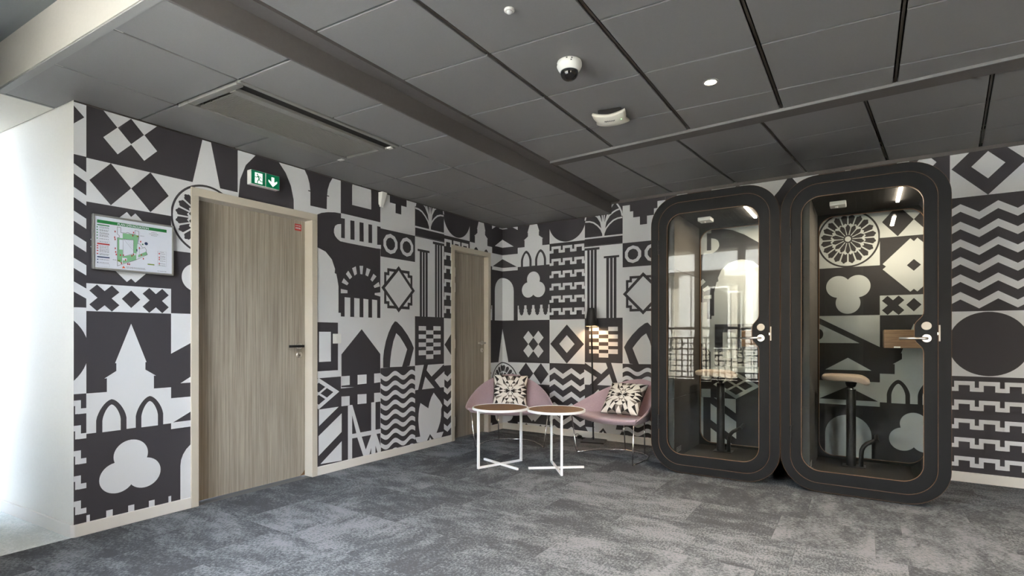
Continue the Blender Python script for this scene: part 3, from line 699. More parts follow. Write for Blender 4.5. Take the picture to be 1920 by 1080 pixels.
# trims: bulkhead, fascia and plaster strips between the panel fields
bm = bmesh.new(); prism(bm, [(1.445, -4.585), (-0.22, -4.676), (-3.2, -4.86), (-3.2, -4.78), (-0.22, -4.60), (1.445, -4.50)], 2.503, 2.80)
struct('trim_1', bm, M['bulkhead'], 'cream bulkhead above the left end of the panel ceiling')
bm = bmesh.new(); prism(bm, [(1.437, -4.58), (-0.214, -4.668), (-0.214, -4.633), (1.437, -4.541)], H - 0.002, H + 0.012)
prism(bm, [(-0.222, -4.668), (-0.206, -4.668), (-0.206, -4.412), (-0.222, -4.412)], H - 0.003, H + 0.02)
struct('trim_2', bm, M['strip_light'], 'pale metal edge trim along the left end of the panel ceiling')
struct('trim_3', boxes(((1.437, -6.0, H - 0.001), (1.449, -0.002, 2.80))), M['strip'], 'brown-grey fascia where the ceiling steps up', bevel=0.002)
struct('trim_4', boxes(((1.449, -6.0, 2.618), (1.543, -0.002, 2.66))), M['strip'], 'brown-grey plaster strip beside the ceiling step')
bm = bmesh.new(); prism(bm, [(1.545, -1.566), (6.6, -1.809), (6.6, -1.593), (1.545, -1.463)], 2.622, 2.66)
struct('trim_5', bm, M['strip'], 'brown-grey plaster strip crossing the ceiling in front of the booths')
bm = bmesh.new(); prism(bm, [(1.545, -1.572), (6.6, -1.815), (6.6, -1.803), (1.545, -1.565)], 2.616, 2.66)
struct('trim_6', bm, M['panel'], 'thin pale edge along the plaster strip on the ceiling')
struct('trim_7', boxes(((1.45, -0.014, 2.60), (6.6, -0.002, 2.632))), M['strip'], 'thin ceiling edge angle along the papered back wall')
struct('trim_8', boxes(((0.0, -4.386, H - 0.006), (0.012, -0.0, H + 0.004)), ((0.012, -0.012, H - 0.006), (1.44, 0.0, H + 0.004))), M['tbar'], 'dark edge angle where the low ceiling meets the papered walls')

# ------------------------------------------------------------------ window wall behind the camera
YW = -5.75
mod = [1.415 + 0.68 * k for k in range(-6, 8)]  # unseen bays at the right end added to let in more daylight
SOLID = (2, 3, 4, 8, 9, 10)      # bays walled up to cut light on the return wall and booth reflections
bays = list(zip(mod, mod[1:]))
bxs = [((-3.2, YW - 0.14, 0), (6.75, YW, 0.37)), ((-3.2, YW - 0.14, 2.66), (6.75, YW, 2.8)), ((-3.2, YW - 0.14, 0.37), (mod[0], YW, 2.66)), ((mod[-1], YW - 0.14, 0.37), (6.75, YW, 2.66))]
bxs += [((bays[k][0], YW - 0.14, 0.37), (bays[k][1], YW, 2.66)) for k in SOLID]
wall_front = struct('wall_front', boxes(*bxs), M['sill'], 'dark window wall behind the viewer')
nwin = 0
for i, (a, b_) in enumerate(bays):
    if i in SOLID: continue
    nwin += 1
    w = thing('window_%d' % nwin, 'tall dark framed window, number %d counted from the corridor end' % nwin, 'window', ((a + b_) / 2, YW, 0.37), kind='structure')
    hw = (b_ - a) / 2
    obj('window_frame', boxes(((-hw, -0.10, 0), (-hw + 0.055, -0.02, 2.29)), ((hw - 0.055, -0.10, 0), (hw, -0.02, 2.29)), ((-hw + 0.055, -0.10, 0), (hw - 0.055, -0.02, 0.05)), ((-hw + 0.055, -0.10, 2.24), (hw - 0.055, -0.02, 2.29))), M['win_frame'], w)
    obj('pane', boxes(((-hw + 0.05, -0.064, 0.045), (hw - 0.05, -0.056, 2.245))), M['win_glass'], w)
cur = thing('curtain', 'gathered pale curtain hanging beside the windows behind the viewer', 'curtain', (3.50, YW + 0.06, 0.03))
bm = bmesh.new(); n = 90; a, b_ = [], []
for i in range(n + 1):
    x = -0.24 + 0.48 * i / n; y = 0.03 * math.sin(i * 0.8) + 0.008 * math.sin(i * 0.31 + 1)
    a.append(bm.verts.new((x, y, 0))); b_.append(bm.verts.new((x, y, 2.58)))
for i in range(n): bm.faces.new((a[i], a[i + 1], b_[i + 1], b_[i]))
obj('curtain_cloth', bm, M['sheer'], cur, smooth=True)
bm = bmesh.new(); tube(bm, [(-0.7, 0, 2.60), (0.7, 0, 2.60)], 0.012); obj('curtain_rail', bm, M['win_frame'], cur)

# ------------------------------------------------------------------ outside
tag(obj('terrace', boxes(((-14, -40, -0.3), (22, YW - 0.14, -0.12))), M['terrace']), 'pale stone terrace outside the windows', 'terrace', kind='structure')
rail = thing('railing', 'black lattice railing with rings outside the windows', 'railing', (0, -6.75, -0.12))
for z, r, nm in ((1.42, 0.022, 'top_rail'), (1.24, 0.014, 'mid_rail'), (0.50, 0.014, 'bottom_rail')):
    bm = bmesh.new(); tube(bm, [(-5, 0, z), (8, 0, z)], r, square=True); obj(nm, bm, M['lattice'], rail)
for k in range(9):
    bm = bmesh.new(); tube(bm, [(-5 + 1.6 * k, 0, 0), (-5 + 1.6 * k, 0, 1.42)], 0.02, square=True); obj('post', bm, M['lattice'], rail)
bm = bmesh.new()
for k in range(118): 
    x = -4.95 + 0.11 * k; box(bm, (x - 0.010, -0.006, 0.5), (x + 0.010, 0.006, 1.24))
for k in range(1, 7): z = 0.5 + 0.106 * k; box(bm, (-5, -0.009, z - 0.010), (8, -0.0061, z + 0.010))
l_ = obj('lattice', bm, M['lattice'], rail); l_['kind'] = 'stuff'
for k in range(16):
    bm = bmesh.new(); cx = -4.6 + 0.77 * k; cz = (0.61, 1.13, 0.82)[k % 3]
    tube(bm, [(cx + 0.11 * math.cos(2 * math.pi * i / 20), 0.012, cz + 0.11 * math.sin(2 * math.pi * i / 20)) for i in range(20)], 0.012, n=5, closed=True); obj('ring', bm, M['lattice'], rail)
bld = thing('facing_building', 'beige rendered building with pale pilasters across the terrace', 'building', (0, -11.5, -0.12))
obj('wall', boxes(((-2.2, -3, 0), (16, 0, 3.9))), M['facade'], bld)
for k in range(11):
    x = -2.0 + 1.55 * k
    p = obj('pilaster', boxes(((x, 0, 0), (x + 0.42, 0.28, 3.0)), ((x + 0.10, 0.28, 0), (x + 0.32, 0.34, 2.9))), M['facade_lt'], bld)
obj('cornice', boxes(((-2.3, 0, 3.0), (16, 0.42, 3.45)), ((-2.4, -3, 3.9), (16.1, 0.55, 4.1))), M['facade_lt'], bld)
for k in range(10):
    x = -2.0 + 1.55 * k + 0.42
    f = obj('window', boxes(((x + 0.28, 0.0, 0.9), (x + 0.34, 0.05, 2.6)), ((x + 0.79, 0.0, 0.9), (x + 0.85, 0.05, 2.6)), ((x + 0.34, 0.0, 0.9), (x + 0.79, 0.05, 0.96)), ((x + 0.34, 0.0, 2.54), (x + 0.79, 0.05, 2.6))), M['facade_lt'], bld)
    obj('pane', boxes(((x + 0.34, 0.0, 0.96), (x + 0.79, 0.02, 2.54))), M['black_dome'], f)
hs = thing('low_house', 'low house with a ribbed zinc roof beside the beige building', 'house', (-6.5, -12.5, -0.12))
obj('wall', boxes(((-4, -3, 0), (4.0, 0, 1.3))), M['facade'], hs)
bm = bmesh.new(); a = [bm.verts.new(p) for p in ((-4.2, 0.3, 1.3), (4.2, 0.3, 1.3), (4.2, -2.4, 3.4), (-4.2, -2.4, 3.4), (-4.2, 0.3, 1.2), (4.2, 0.3, 1.2), (4.2, -3.0, 1.2), (-4.2, -3.0, 1.2))]
for f in ((0, 1, 2, 3), (4, 7, 6, 5), (0, 4, 5, 1), (1, 5, 6, 2), (2, 6, 7, 3), (3, 7, 4, 0)): bm.faces.new([a[i] for i in f])
rf = obj('roof', bm, M['zinc'], hs)
for k in range(21):
    bm = bmesh.new(); x = -4.2 + 0.42 * k; tube(bm, [(x, 0.3, 1.31), (x, -2.4, 3.41)], 0.014, square=True); obj('standing_seam', bm, M['zinc'], rf)
M['ac_grey'] = mat('cassette_grey', (0.20, 0.195, 0.185), 0.4)
M['ac_mesh'] = mat('cassette_mesh', (0.185, 0.178, 0.160), 0.5)

# ------------------------------------------------------------------ doors
def sub_lathe(name, prof, m, parent, axis='x', loc=(0, 0, 0), n=20):
    bm = bmesh.new(); lathe(bm, prof, n)
    if axis == 'x': bmesh.ops.rotate(bm, verts=bm.verts, matrix=Matrix.Rotation(R(90), 3, 'Y'))
    if axis == '-y': bmesh.ops.rotate(bm, verts=bm.verts, matrix=Matrix.Rotation(R(90), 3, 'X'))
    return obj(name, bm, m, parent, smooth=False, loc=loc)
def door(n, label, D, rec, o_lo, o_hi, o_top, handle_d, lever, lever_m, hz, kz):
    """D opening; o_lo/o_hi/o_top outer frame; handle_d: distance from the corner of the rose"""
    t = thing('door_%d' % n, label, 'door', (0, 0, 0), kind='structure')
    lo, hi, top = D
    bm = bmesh.new(); p = 0.014
    # jambs with a rebate: face boards and reveals
    for a, b_ in ((o_lo, lo), (hi, o_hi)): box(bm, (-0.10, -b_, 0), (p, -a, top))
    box(bm, (-0.10, -o_hi, top), (p, -o_lo, o_top))
    obj('door_frame', bm, M['frame'], t, bevel=0.002)
    bm = bmesh.new(); box(bm, (-0.006, -hi + 0.003 , 0.008), (0.0, -lo - 0.003, top - 0.003))
    bm.free()
    lf = obj('door_leaf', boxes(((-rec - 0.045, -hi + 0.003, 0.008), (-rec, -lo - 0.003, top - 0.004))), M['door_wood'], t)
    obj('door_stop', boxes(((-0.149, -hi, 0), (-rec - 0.047, -lo, top))), M['void'], t)
    h = sub_lathe('lever_rose', [(0.026, 0), (0.026, 0.008), (0.024, 0.010)], M['steel'], t, 'x', (-rec, -handle_d, hz))
    bm = bmesh.new(); tube(bm, [(0.008, 0, 0), (0.05, 0, 0)], 0.009); obj('neck', bm, M['steel'], h)
    bm = bmesh.new(); box(bm, (0.045, -lever[1], -0.010), (0.058, lever[0], 0.010)); obj('lever', bm, lever_m, h, bevel=0.003)
    k = sub_lathe('lock_rose', [(0.026, 0), (0.026, 0.007), (0.023, 0.010)], M['steel'], t, 'x', (-rec, -handle_d, kz))
    bm = boxes(((0.0095, -0.0035, -0.014), (0.0112, 0.0035, 0.004))); 
    s = obj('keyhole', bm, M['black'], k)
    return t
d1 = door(1, 'wood-veneered door in a wide beige frame below the green exit sign', D1, 0.08, 2.744, 3.744, 2.155, 2.853, (0.012, 0.125), M['black'], 1.071, 1.001)
bm = boxes(((-0.0798, -2.892, 2.013), (-0.0785, -2.832, 2.066))); st = obj('red_sticker', bm, M['red'], d1)
bm = bmesh.new()
for z in (2.052, 2.036, 2.028):
    for a, b_ in ((2.840, 2.858), (2.861, 2.873), (2.876, 2.886)): box(bm, (-0.0787, -b_, z - 0.002), (-0.0782, -a, z + 0.003))
x = obj('sticker_print', bm, M['print_white'], st)
bm = bmesh.new(); bm.faces.new([bm.verts.new(p) for p in ((-0.0795, -2.799, 0.010), (-0.0795, -2.799, 0.052), (-0.0795, -2.815, 0.030), (-0.0795, -2.842, 0.010))]); obj('chipped_corner', bm, M['ply'], d1)
d2 = door(2, 'narrower wood-veneered door beside the corner behind the pink chair', D2, 0.05, 0.271, 1.007, 2.155, 0.372, (0.012, 0.13), M['steel'], 1.071, 0.985)
for z in (1.86, 1.69, 1.07, 0.21):
    bm = bmesh.new(); tube(bm, [(0.006, -0.948, z - 0.05), (0.006, -0.948, z + 0.05)], 0.008); box(bm, (-0.046, -0.950, z - 0.045), (0.004, -0.944, z + 0.045)); obj('hinge', bm, M['steel'], d2)

# ------------------------------------------------------------------ things on the left wall
def flat(bm, pts, h, mi=0, x0=0.0):
    """small print: outline in board coordinates (across, up) lifted by h off the face"""
    f = bm.faces.new([bm.verts.new((x0 + h, -u, v)) for u, v in pts]); f.material_index = mi
def rcq(u0, v0, u1, v1): return [(u0, v0), (u1, v0), (u1, v1), (u0, v1)]
plan = thing('evacuation_plan', 'framed evacuation plan with a green title bar on the left wall', 'sign', (0.006, -3.862, 1.545))
Wp, Hp = 0.442, 0.323
# board coordinates: u from the frame's left edge; left is further from the corner (-y)
def P(u, v): return (-(Wp - u), v - 1.545)
def q2(s): 
    return [(Wp - float(a.split(',')[0]), float(a.split(',')[1]) - 1.545) for a in s.split()]
obj('frame', boxes(((0, -Wp, 0), (0.024, -Wp + 0.011, Hp)), ((0, -0.011, 0), (0.024, 0, Hp)), ((0, -Wp + 0.011, 0), (0.024, -0.011, 0.011)), ((0, -Wp + 0.011, Hp - 0.011), (0.024, -0.011, Hp))), M['alu'], plan, bevel=0.002)
obj('sheet', boxes(((0.002, -Wp + 0.011, 0.011), (0.020, -0.011, Hp - 0.011))), M['print_white'], plan)
def pr(name, m, polys, h=0.0206):
    bm = bmesh.new()
    for p in polys: flat(bm, p, h)
    o = obj(name, bm, m, plan)
    if len(polys) > 1: o['kind'] = 'stuff'
    return o
rq = lambda u0, v0, u1, v1: [(Wp - u, v - 1.545) for u, v in rcq(u0, v0, u1, v1)]
pr('title_bar', M['print_green'], [rq(0.022, 1.818, 0.400, 1.837), rq(0.022, 1.804, 0.084, 1.810), rq(0.02, 1.79, 0.026, 1.796), rq(0.02, 1.774, 0.026, 1.78), rq(0.02, 1.758, 0.026, 1.764), rq(0.02, 1.742, 0.026, 1.748), rq(0.02, 1.724, 0.026, 1.730), rq(0.258, 1.72, 0.266, 1.728), rq(0.354, 1.602, 0.359, 1.608)])
pr('floor_plan', M['print_lgreen'], [q2('0.153,1.776 0.216,1.778 0.237,1.775 0.228,1.662 0.211,1.664 0.211,1.744 0.153,1.741'), q2('0.125,1.745 0.153,1.745 0.153,1.640 0.148,1.593 0.125,1.607'), q2('0.153,1.634 0.226,1.660 0.226,1.624 0.153,1.594'), q2('0.237,1.655 0.281,1.681 0.288,1.663 0.237,1.640')])
pr('floor_plan_rooms', M['print_white'], [q2('0.135,1.736 0.154,1.737 0.154,1.676 0.135,1.675'), rq(0.143, 1.745, 0.153, 1.768), rq(0.15, 1.612, 0.176, 1.628), rq(0.213, 1.65, 0.222, 1.664)], 0.0210)
oul = q2('0.125,1.809 0.143,1.809 0.143,1.778 0.171,1.779 0.177,1.784 0.186,1.783 0.192,1.778 0.219,1.778 0.219,1.804 0.240,1.801 0.240,1.775 0.235,1.725 0.245,1.724 0.252,1.715 0.262,1.701 0.272,1.707 0.283,1.691 0.280,1.682 0.288,1.663 0.226,1.624 0.125,1.575 0.125,1.745 0.135,1.748 0.135,1.759 0.125,1.766')
crt = q2('0.155,1.741 0.211,1.744 0.211,1.660 0.155,1.634')
def strokes(pts, w, closed=True):
    o = []
    for i in range(len(pts) if closed else len(pts) - 1):
        a, b_ = Vector(pts[i]), Vector(pts[(i + 1) % len(pts)]); d = b_ - a
        if d.length < 1e-6: continue
        n = Vector((-d.y, d.x)).normalized() * w / 2; d = d.normalized() * w / 2
        o.append([tuple(a - n - d), tuple(b_ - n + d), tuple(b_ + n + d), tuple(a + n - d)])
    return o
hatch = []
for k in range(10):
    u = 0.150 + 0.011 * k
    hatch += strokes(q2('%.3f,1.742 %.3f,%.3f' % (max(u, .157), min(u + .05, .209), 1.742 - (min(u + .05, .209) - max(u, .157)) * 1.3)), 0.0006, False) if u < .205 else []
pr('floor_plan_lines', M['print_dark'], strokes(oul, 0.0018) + strokes(crt, 0.0012) + strokes(q2('0.24,1.69 0.262,1.70'), .001, False) + strokes(q2('0.243,1.70 0.243,1.66'), .001, False), 0.0214)
pr('hatching', M['print_grey'], hatch + strokes(q2('0.347,1.693 0.398,1.693 0.398,1.599 0.347,1.599'), 0.0007) + strokes(q2('0.024,1.716 0.084,1.716 0.084,1.703 0.024,1.703'), 0.0006) + strokes(q2('0.024,1.580 0.084,1.580 0.084,1.563 0.024,1.563'), 0.0006), 0.0212)
reds = '0.113,1.780 0.111,1.745 0.113,1.733 0.114,1.679 0.116,1.658 0.119,1.643 0.211,1.789 0.207,1.770 0.250,1.739 0.243,1.699 0.141,1.642 0.156,1.643 0.202,1.645 0.211,1.654 0.254,1.657 0.265,1.635 0.146,1.594 0.168,1.616 0.180,1.592 0.189,1.592 0.356,1.678 0.356,1.654 0.356,1.641 0.356,1.615'
rp = [rq(0.022, 1.692, 0.085, 1.700)] + [rq(0.020, z, 0.028, z + 0.006) for z in (1.68, 1.667, 1.652, 1.634)]
for s in reds.split():
    u, v = [float(t) for t in s.split(',')]; rp.append(rq(u - 0.0028, v - 0.005, u + 0.0028, v + 0.005))
pr('red_symbols', M['red'], rp, 0.0217)
pr('navy_heading', M['print_navy'], [rq(0.022, 1.615, 0.085, 1.622), rq(0.022, 1.6, 0.028, 1.606), rq(0.022, 1.583, 0.028, 1.589), [(Wp - x, z - 1.545) for x, z in ell(0.281, 1.731, 0.0095, 0.0095, 20)], rq(0.226, 1.675, 0.232, 1.69)], 0.0217)
pr('olive_tag', M['print_olive'], [rq(0.289, 1.600, 0.328, 1.607), rq(0.127, 1.603, 0.14, 1.612), rq(0.228, 1.765, 0.238, 1.774)], 0.0217)
pr('orange_mark', M['print_orange'], [q2('0.149,1.564 0.157,1.578 0.167,1.566')], 0.0217)
tl = []
rnd = random.Random(3)
for z in (1.796, 1.790, 1.779, 1.773, 1.762, 1.756, 1.747, 1.741, 1.726, 1.684, 1.676, 1.666, 1.658, 1.650, 1.638, 1.632, 1.604, 1.586, 1.709):
    u = 0.034
    while u < 0.078: w = rnd.uniform(0.004, 0.011); tl.append(rq(u, z - 0.0014, min(u + w, 0.082), z + 0.0014)); u += w + 0.0022
for u0, u1, z in ((0.310, 0.341, 1.806), (0.298, 0.352, 1.796), (0.309, 0.343, 1.787), (0.171, 0.274, 1.574), (0.173, 0.278, 1.568), (0.345, 0.398, 1.567), (0.361, 0.392, 1.678), (0.361, 0.392, 1.664), (0.361, 0.392, 1.655), (0.361, 0.392, 1.645), (0.361, 0.392, 1.632), (0.361, 0.392, 1.615), (0.361, 0.392, 1.604), (0.362, 0.382, 1.688), (0.248, 0.27, 1.775), (0.101, 0.12, 1.61)):
    u = u0
    while u < u1: w = rnd.uniform(0.003, 0.009); tl.append(rq(u, z - 0.0013, min(u + w, u1), z + 0.0013)); u += w + 0.0018
pr('fine_print', M['print_grey'], tl, 0.0217)
def text_obj(name, s, size, m, parent, loc, rot, extrude=0.0003, align='CENTER'):
    cu = bpy.data.curves.new(name, 'FONT'); cu.body = s; cu.size = size; cu.extrude = extrude; cu.align_x = align; cu.resolution_u = 3; cu.offset = 0.0004
    tmp = bpy.data.objects.new(name + '_tmp', cu); C.objects.link(tmp)
    dg = bpy.context.evaluated_depsgraph_get(); dg.update()
    me = bpy.data.meshes.new_from_object(tmp.evaluated_get(dg)); bpy.data.objects.remove(tmp)
    me.materials.clear(); me.materials.append(m)
    o = link(name, me, parent, loc); o.rotation_euler = rot; return o
# +y of the room is to the right when facing the left wall
text_obj('title', "PLAN D'EVACUATION", 0.0172, M['print_white'], plan, (0.0212, -(Wp - 0.211), 1.8212 - 1.545), (R(90), 0, R(90)))

ex = thing('exit_sign', 'green lit emergency exit sign box above the first door', 'sign', (0.0, -3.235, 2.262))
obj('housing', boxes(((0.008, -0.115, 0), (0.058, 0.115, 0.105))), M['white_plastic'], ex, bevel=0.003)
obj('wall_bracket', boxes(((0, -0.10, 0.01), (0.008, 0.10, 0.095))), M['alu'], ex)
fc = obj('green_panel', boxes(((0.058, -0.112, 0.003), (0.0595, -0.004, 0.102)), ((0.058, 0.004, 0.003), (0.0595, 0.112, 0.102))), M['green'], ex)
def fl2(name, m, polys, h):
    bm = bmesh.new()
    for p in polys: bm.faces.new([bm.verts.new((h, a, b_)) for a, b_ in p])
    return obj(name, bm, m, ex)
ar = fl2('down_arrow', M['sign_glow'], [[(0.046, 0.085), (0.070, 0.085), (0.070, 0.048), (0.094, 0.062), (0.094, 0.047), (0.058, 0.012), (0.022, 0.047), (0.022, 0.062), (0.046, 0.048)]], 0.0600)
dr = fl2('lit_doorway', M['sign_glow'], [[(-0.086, 0.012), (-0.026, 0.012), (-0.026, 0.09), (-0.086, 0.09)]], 0.0600)
run = [ell(-0.066, 0.077, 0.0058, 0.0058, 14), [(-0.066, 0.070), (-0.055, 0.070), (-0.046, 0.047), (-0.057, 0.043)], [(-0.058, 0.070), (-0.04, 0.063), (-0.035, 0.052), (-0.039, 0.050), (-0.045, 0.060)], [(-0.066, 0.070), (-0.071, 0.058), (-0.086, 0.058), (-0.086, 0.054), (-0.068, 0.053), (-0.060, 0.064)], [(-0.055, 0.047), (-0.048, 0.043), (-0.038, 0.033), (-0.022, 0.033), (-0.022, 0.028), (-0.041, 0.027), (-0.055, 0.040)], [(-0.059, 0.045), (-0.051, 0.041), (-0.062, 0.027), (-0.064, 0.010), (-0.070, 0.010), (-0.068, 0.029)]]
fl2('running_figure', M['green'], run, 0.0604)
sw = thing('light_switch', 'white square light switch on the left wall beside the first door', 'switch', (0, -2.541, 1.131))
obj('plate', boxes(((0, -0.044, -0.042), (0.010, 0.044, 0.042))), M['white_plastic'], sw, bevel=0.004)
obj('rocker', boxes(((0.010, -0.017, -0.024), (0.015, 0.017, 0.024))), M['white_plastic'], sw, bevel=0.003)
ws = thing('wall_detector', 'white wedge-shaped detector high on the left wall under the ceiling', 'detector', (0, -2.034, 2.357))
bm = bmesh.new(); v = [bm.verts.new(p) for p in ((0, -0.018, 0), (0, 0.018, 0), (0.018, -0.018, 0), (0.018, 0.018, 0), (0, -0.032, 0.135), (0, 0.032, 0.135), (0.055, -0.032, 0.135), (0.055, 0.032, 0.135))]
for f in ((0, 2, 3, 1), (4, 5, 7, 6), (0, 4, 6, 2), (1, 3, 7, 5), (2, 6, 7, 3), (0, 1, 5, 4)): bm.faces.new([v[i] for i in f])
obj('housing', bm, M['white_plastic'], ws, bevel=0.004)
obj('wall_plate', boxes(((0, -0.030, 0.02), (0.003, 0.030, 0.134))), M['white_plastic'], ws)

# ------------------------------------------------------------------ things on the ceiling
ac = thing('air_conditioning_cassette', 'grey ceiling air conditioner with a long slotted grille above the left wall', 'air conditioner', (0.722, -3.415, H), R(0.6))
hx, hy = 0.296, 0.590
obj('frame', boxes(((-hx, -hy, -0.012), (-hx + 0.10, hy, 0.02)), ((hx - 0.030, -hy, -0.004), (hx, hy, 0.02)), ((-hx + 0.10, -hy, -0.010), (hx - 0.035, -hy + 0.04, 0.02)), ((-hx + 0.10, hy - 0.03, -0.010), (hx - 0.035, hy, 0.02)), ((hx - 0.16, -hy + 0.04, -0.012), (hx - 0.105, hy - 0.03, 0.02))), M['ac_grey'], ac, bevel=0.003)
obj('outlet_slot', boxes(((hx - 0.105, -hy + 0.04, 0.006), (hx - 0.030, hy - 0.03, 0.012))), M['void'], ac)
bm = bmesh.new()
y = -hy + 0.07
while y < hy - 0.06: box(bm, (-hx + 0.105, y, -0.006), (hx - 0.163, y + 0.0046, 0.004)); y += 0.0096
for k in range(3): xx = -hx + 0.105 + 0.04 + 0.07 * k; box(bm, (xx, -hy + 0.06, -0.002), (xx + 0.004, hy - 0.05, 0.006))
gr_ = obj('grille', bm, M['ac_mesh'], ac); gr_['kind'] = 'stuff'
obj('grille_backing', boxes(((-hx + 0.10, -hy + 0.04, 0.02), (hx - 0.14, hy - 0.03, 0.026))), M['tbar'], ac)
obj('corner_clip', boxes(((-hx + 0.02, hy - 0.05, -0.014), (-hx + 0.07, hy - 0.02, -0.012))), M['white_plastic'], ac)
obj('corner_clip', boxes(((hx - 0.075, hy - 0.045, -0.014), (hx - 0.04, hy - 0.02, -0.004))), M['white_plastic'], ac)

for o in ac.children:       # the cassette follows the slightly skewed ceiling grid
    for v in o.data.vertices: v.co.y += 0.048 * v.co.x
cm = thing('dome_camera', 'white dome security camera with a black globe under the ceiling', 'camera', (2.44, -2.97, H2))
bm = bmesh.new(); lathe(bm, [(0.060, 0), (0.064, -0.003), (0.067, -0.012), (0.067, -0.026), (0.060, -0.042), (0.051, -0.054), (0.047, -0.056)], 40); obj('housing', bm, M['white_plastic'], cm, smooth=True)
bm = bmesh.new(); lathe(bm, [(0.0480, -0.054)] + [(0.0475 * math.cos(a), -0.062 - 0.042 * math.sin(a)) for a in [R(10 * i) for i in range(0, 9)]] + [(0.003, -0.1042)], 32); obj('globe', bm, M['black_dome'], cm, smooth=True)
for a, z in ((-75, -0.010), (-55, -0.022), (-140, -0.022), (-52, -0.012)):
    bm = bmesh.new(); r = 0.0675
    box(bm, (r - 0.004, -0.004, z - 0.0022), (r + 0.0008, 0.004, z + 0.0022)); bmesh.ops.rotate(bm, verts=bm.verts, matrix=Matrix.Rotation(R(a), 3, 'Z')); obj('slot', bm, M['black'], cm)

ap = thing('ceiling_access_point', 'cream curved access point on a black ceiling bracket behind the dome camera', 'access point', (2.37, -2.23, H2), R(12))
obj('bracket', boxes(((-0.075, -0.06, -0.045), (0.075, 0.06, 0))), M['black'], ap, bevel=0.004)
bm = bmesh.new(); n = 14; gridv = []
for i in range(n + 1):
    row = []
    for j in range(n + 1):
        u, v = i / n * 2 - 1, j / n * 2 - 1
        sx = u * (0.108 - 0.012 * (1 - abs(v)) ** 2); sy = v * (0.094 - 0.010 * (1 - abs(u)) ** 2)
        z = -0.046 - 0.030 * (1 - u * u) ** 0.8 * (1 - 0.6 * v * v) - 0.006 * (1 - v * v) + 0.008 * u * u * v * v
        row.append((sx, sy, z))
    gridv.append(row)
V1 = [[bm.verts.new(p) for p in r] for r in gridv]; V2 = [[bm.verts.new((p[0] * 0.96, p[1] * 0.96, p[2] + 0.014)) for p in r] for r in gridv]
for i in range(n):
    for j in range(n):
        bm.faces.new((V1[i][j], V1[i][j + 1], V1[i + 1][j + 1], V1[i + 1][j])); bm.faces.new((V2[i][j], V2[i + 1][j], V2[i + 1][j + 1], V2[i][j + 1]))
E_ = [(0, j) for j in range(n)] + [(i, n) for i in range(n)] + [(n, j) for j in range(n, 0, -1)] + [(i, 0) for i in range(n, 0, -1)]
for a, b_ in zip(E_, E_[1:] + E_[:1]): bm.faces.new((V1[a[0]][a[1]], V2[a[0]][a[1]], V2[b_[0]][b_[1]], V1[b_[0]][b_[1]]))
cov = obj('cover', bm, mat('access_point_cream', (0.66, 0.64, 0.56), 0.4), ap, smooth=True)
bm = bmesh.new(); lathe(bm, [(0.003, 0), (0.003, -0.002)], 8, (0.072, -0.03, -0.0665)); obj('status_light', bm, mat('status_green', (0.1, 0.6, 0.1), 0.5, emit=(0.25, 1.0, 0.25), estr=1.2), cov)
bm = bmesh.new()
for k in range(9): box(bm, (-0.032 + 0.0075 * k, -0.050 + 0.004 * (k % 2), -0.0795), (-0.028 + 0.0075 * k, -0.044 + 0.004 * (k % 2), -0.074))
obj('printed_logo', bm, M['print_grey'], cov)
ms = thing('motion_sensor', 'small round white motion sensor on the ceiling at the top of the view', 'sensor', (2.425, -3.535, H2))
bm = bmesh.new(); lathe(bm, [(0.024, 0), (0.024, -0.006), (0.020, -0.009)], 32); obj('ring', bm, M['white_plastic'], ms, smooth=False)
bm = bmesh.new(); lathe(bm, [(0.014, -0.008), (0.0135, -0.014), (0.009, -0.019), (0.002, -0.0205)], 24); obj('lens', bm, mat('sensor_lens', (0.6, 0.61, 0.6), 0.25), ms, smooth=True)
def downlight(x, y, label, power=22):
    dl = thing('downlight', label, 'light', (x, y, H2), group='warm ceiling downlights')
    bm = bmesh.new(); lathe(bm, [(0.043, 0.004), (0.043, -0.003), (0.034, -0.005), (0.031, 0.003)], 32); obj('trim_ring', bm, M['strip_light'], dl)
    bm = bmesh.new(); lathe(bm, [(0.029, 0.001), (0.027, -0.0055)], 28); obj('lens', bm, M['downlight'], dl)
    ld = bpy.data.lights.new('downlight_beam', 'SPOT'); ld.energy = power; ld.color = (1.0, 0.80, 0.56); ld.spot_size = R(150); ld.spot_blend = 1.0; ld.shadow_soft_size = 0.03
    lo = bpy.data.objects.new('downlight_beam', ld); C.objects.link(lo); lo.parent = dl; lo.location = (0, 0, -0.012)
downlight(3.016, -2.305, 'lit warm recessed downlight in the grey ceiling in front of the booths', 27)
downlight(5.40, -2.305, 'added warm fill downlight in the ceiling beyond the right edge of the view', 27)  # this and the next two are unseen lamps added to brighten the back wall
downlight(3.016, -4.65, 'added warm fill downlight in the ceiling above the viewer', 27)
downlight(5.40, -4.65, 'added warm fill downlight in the ceiling near the windows at the far right', 27)

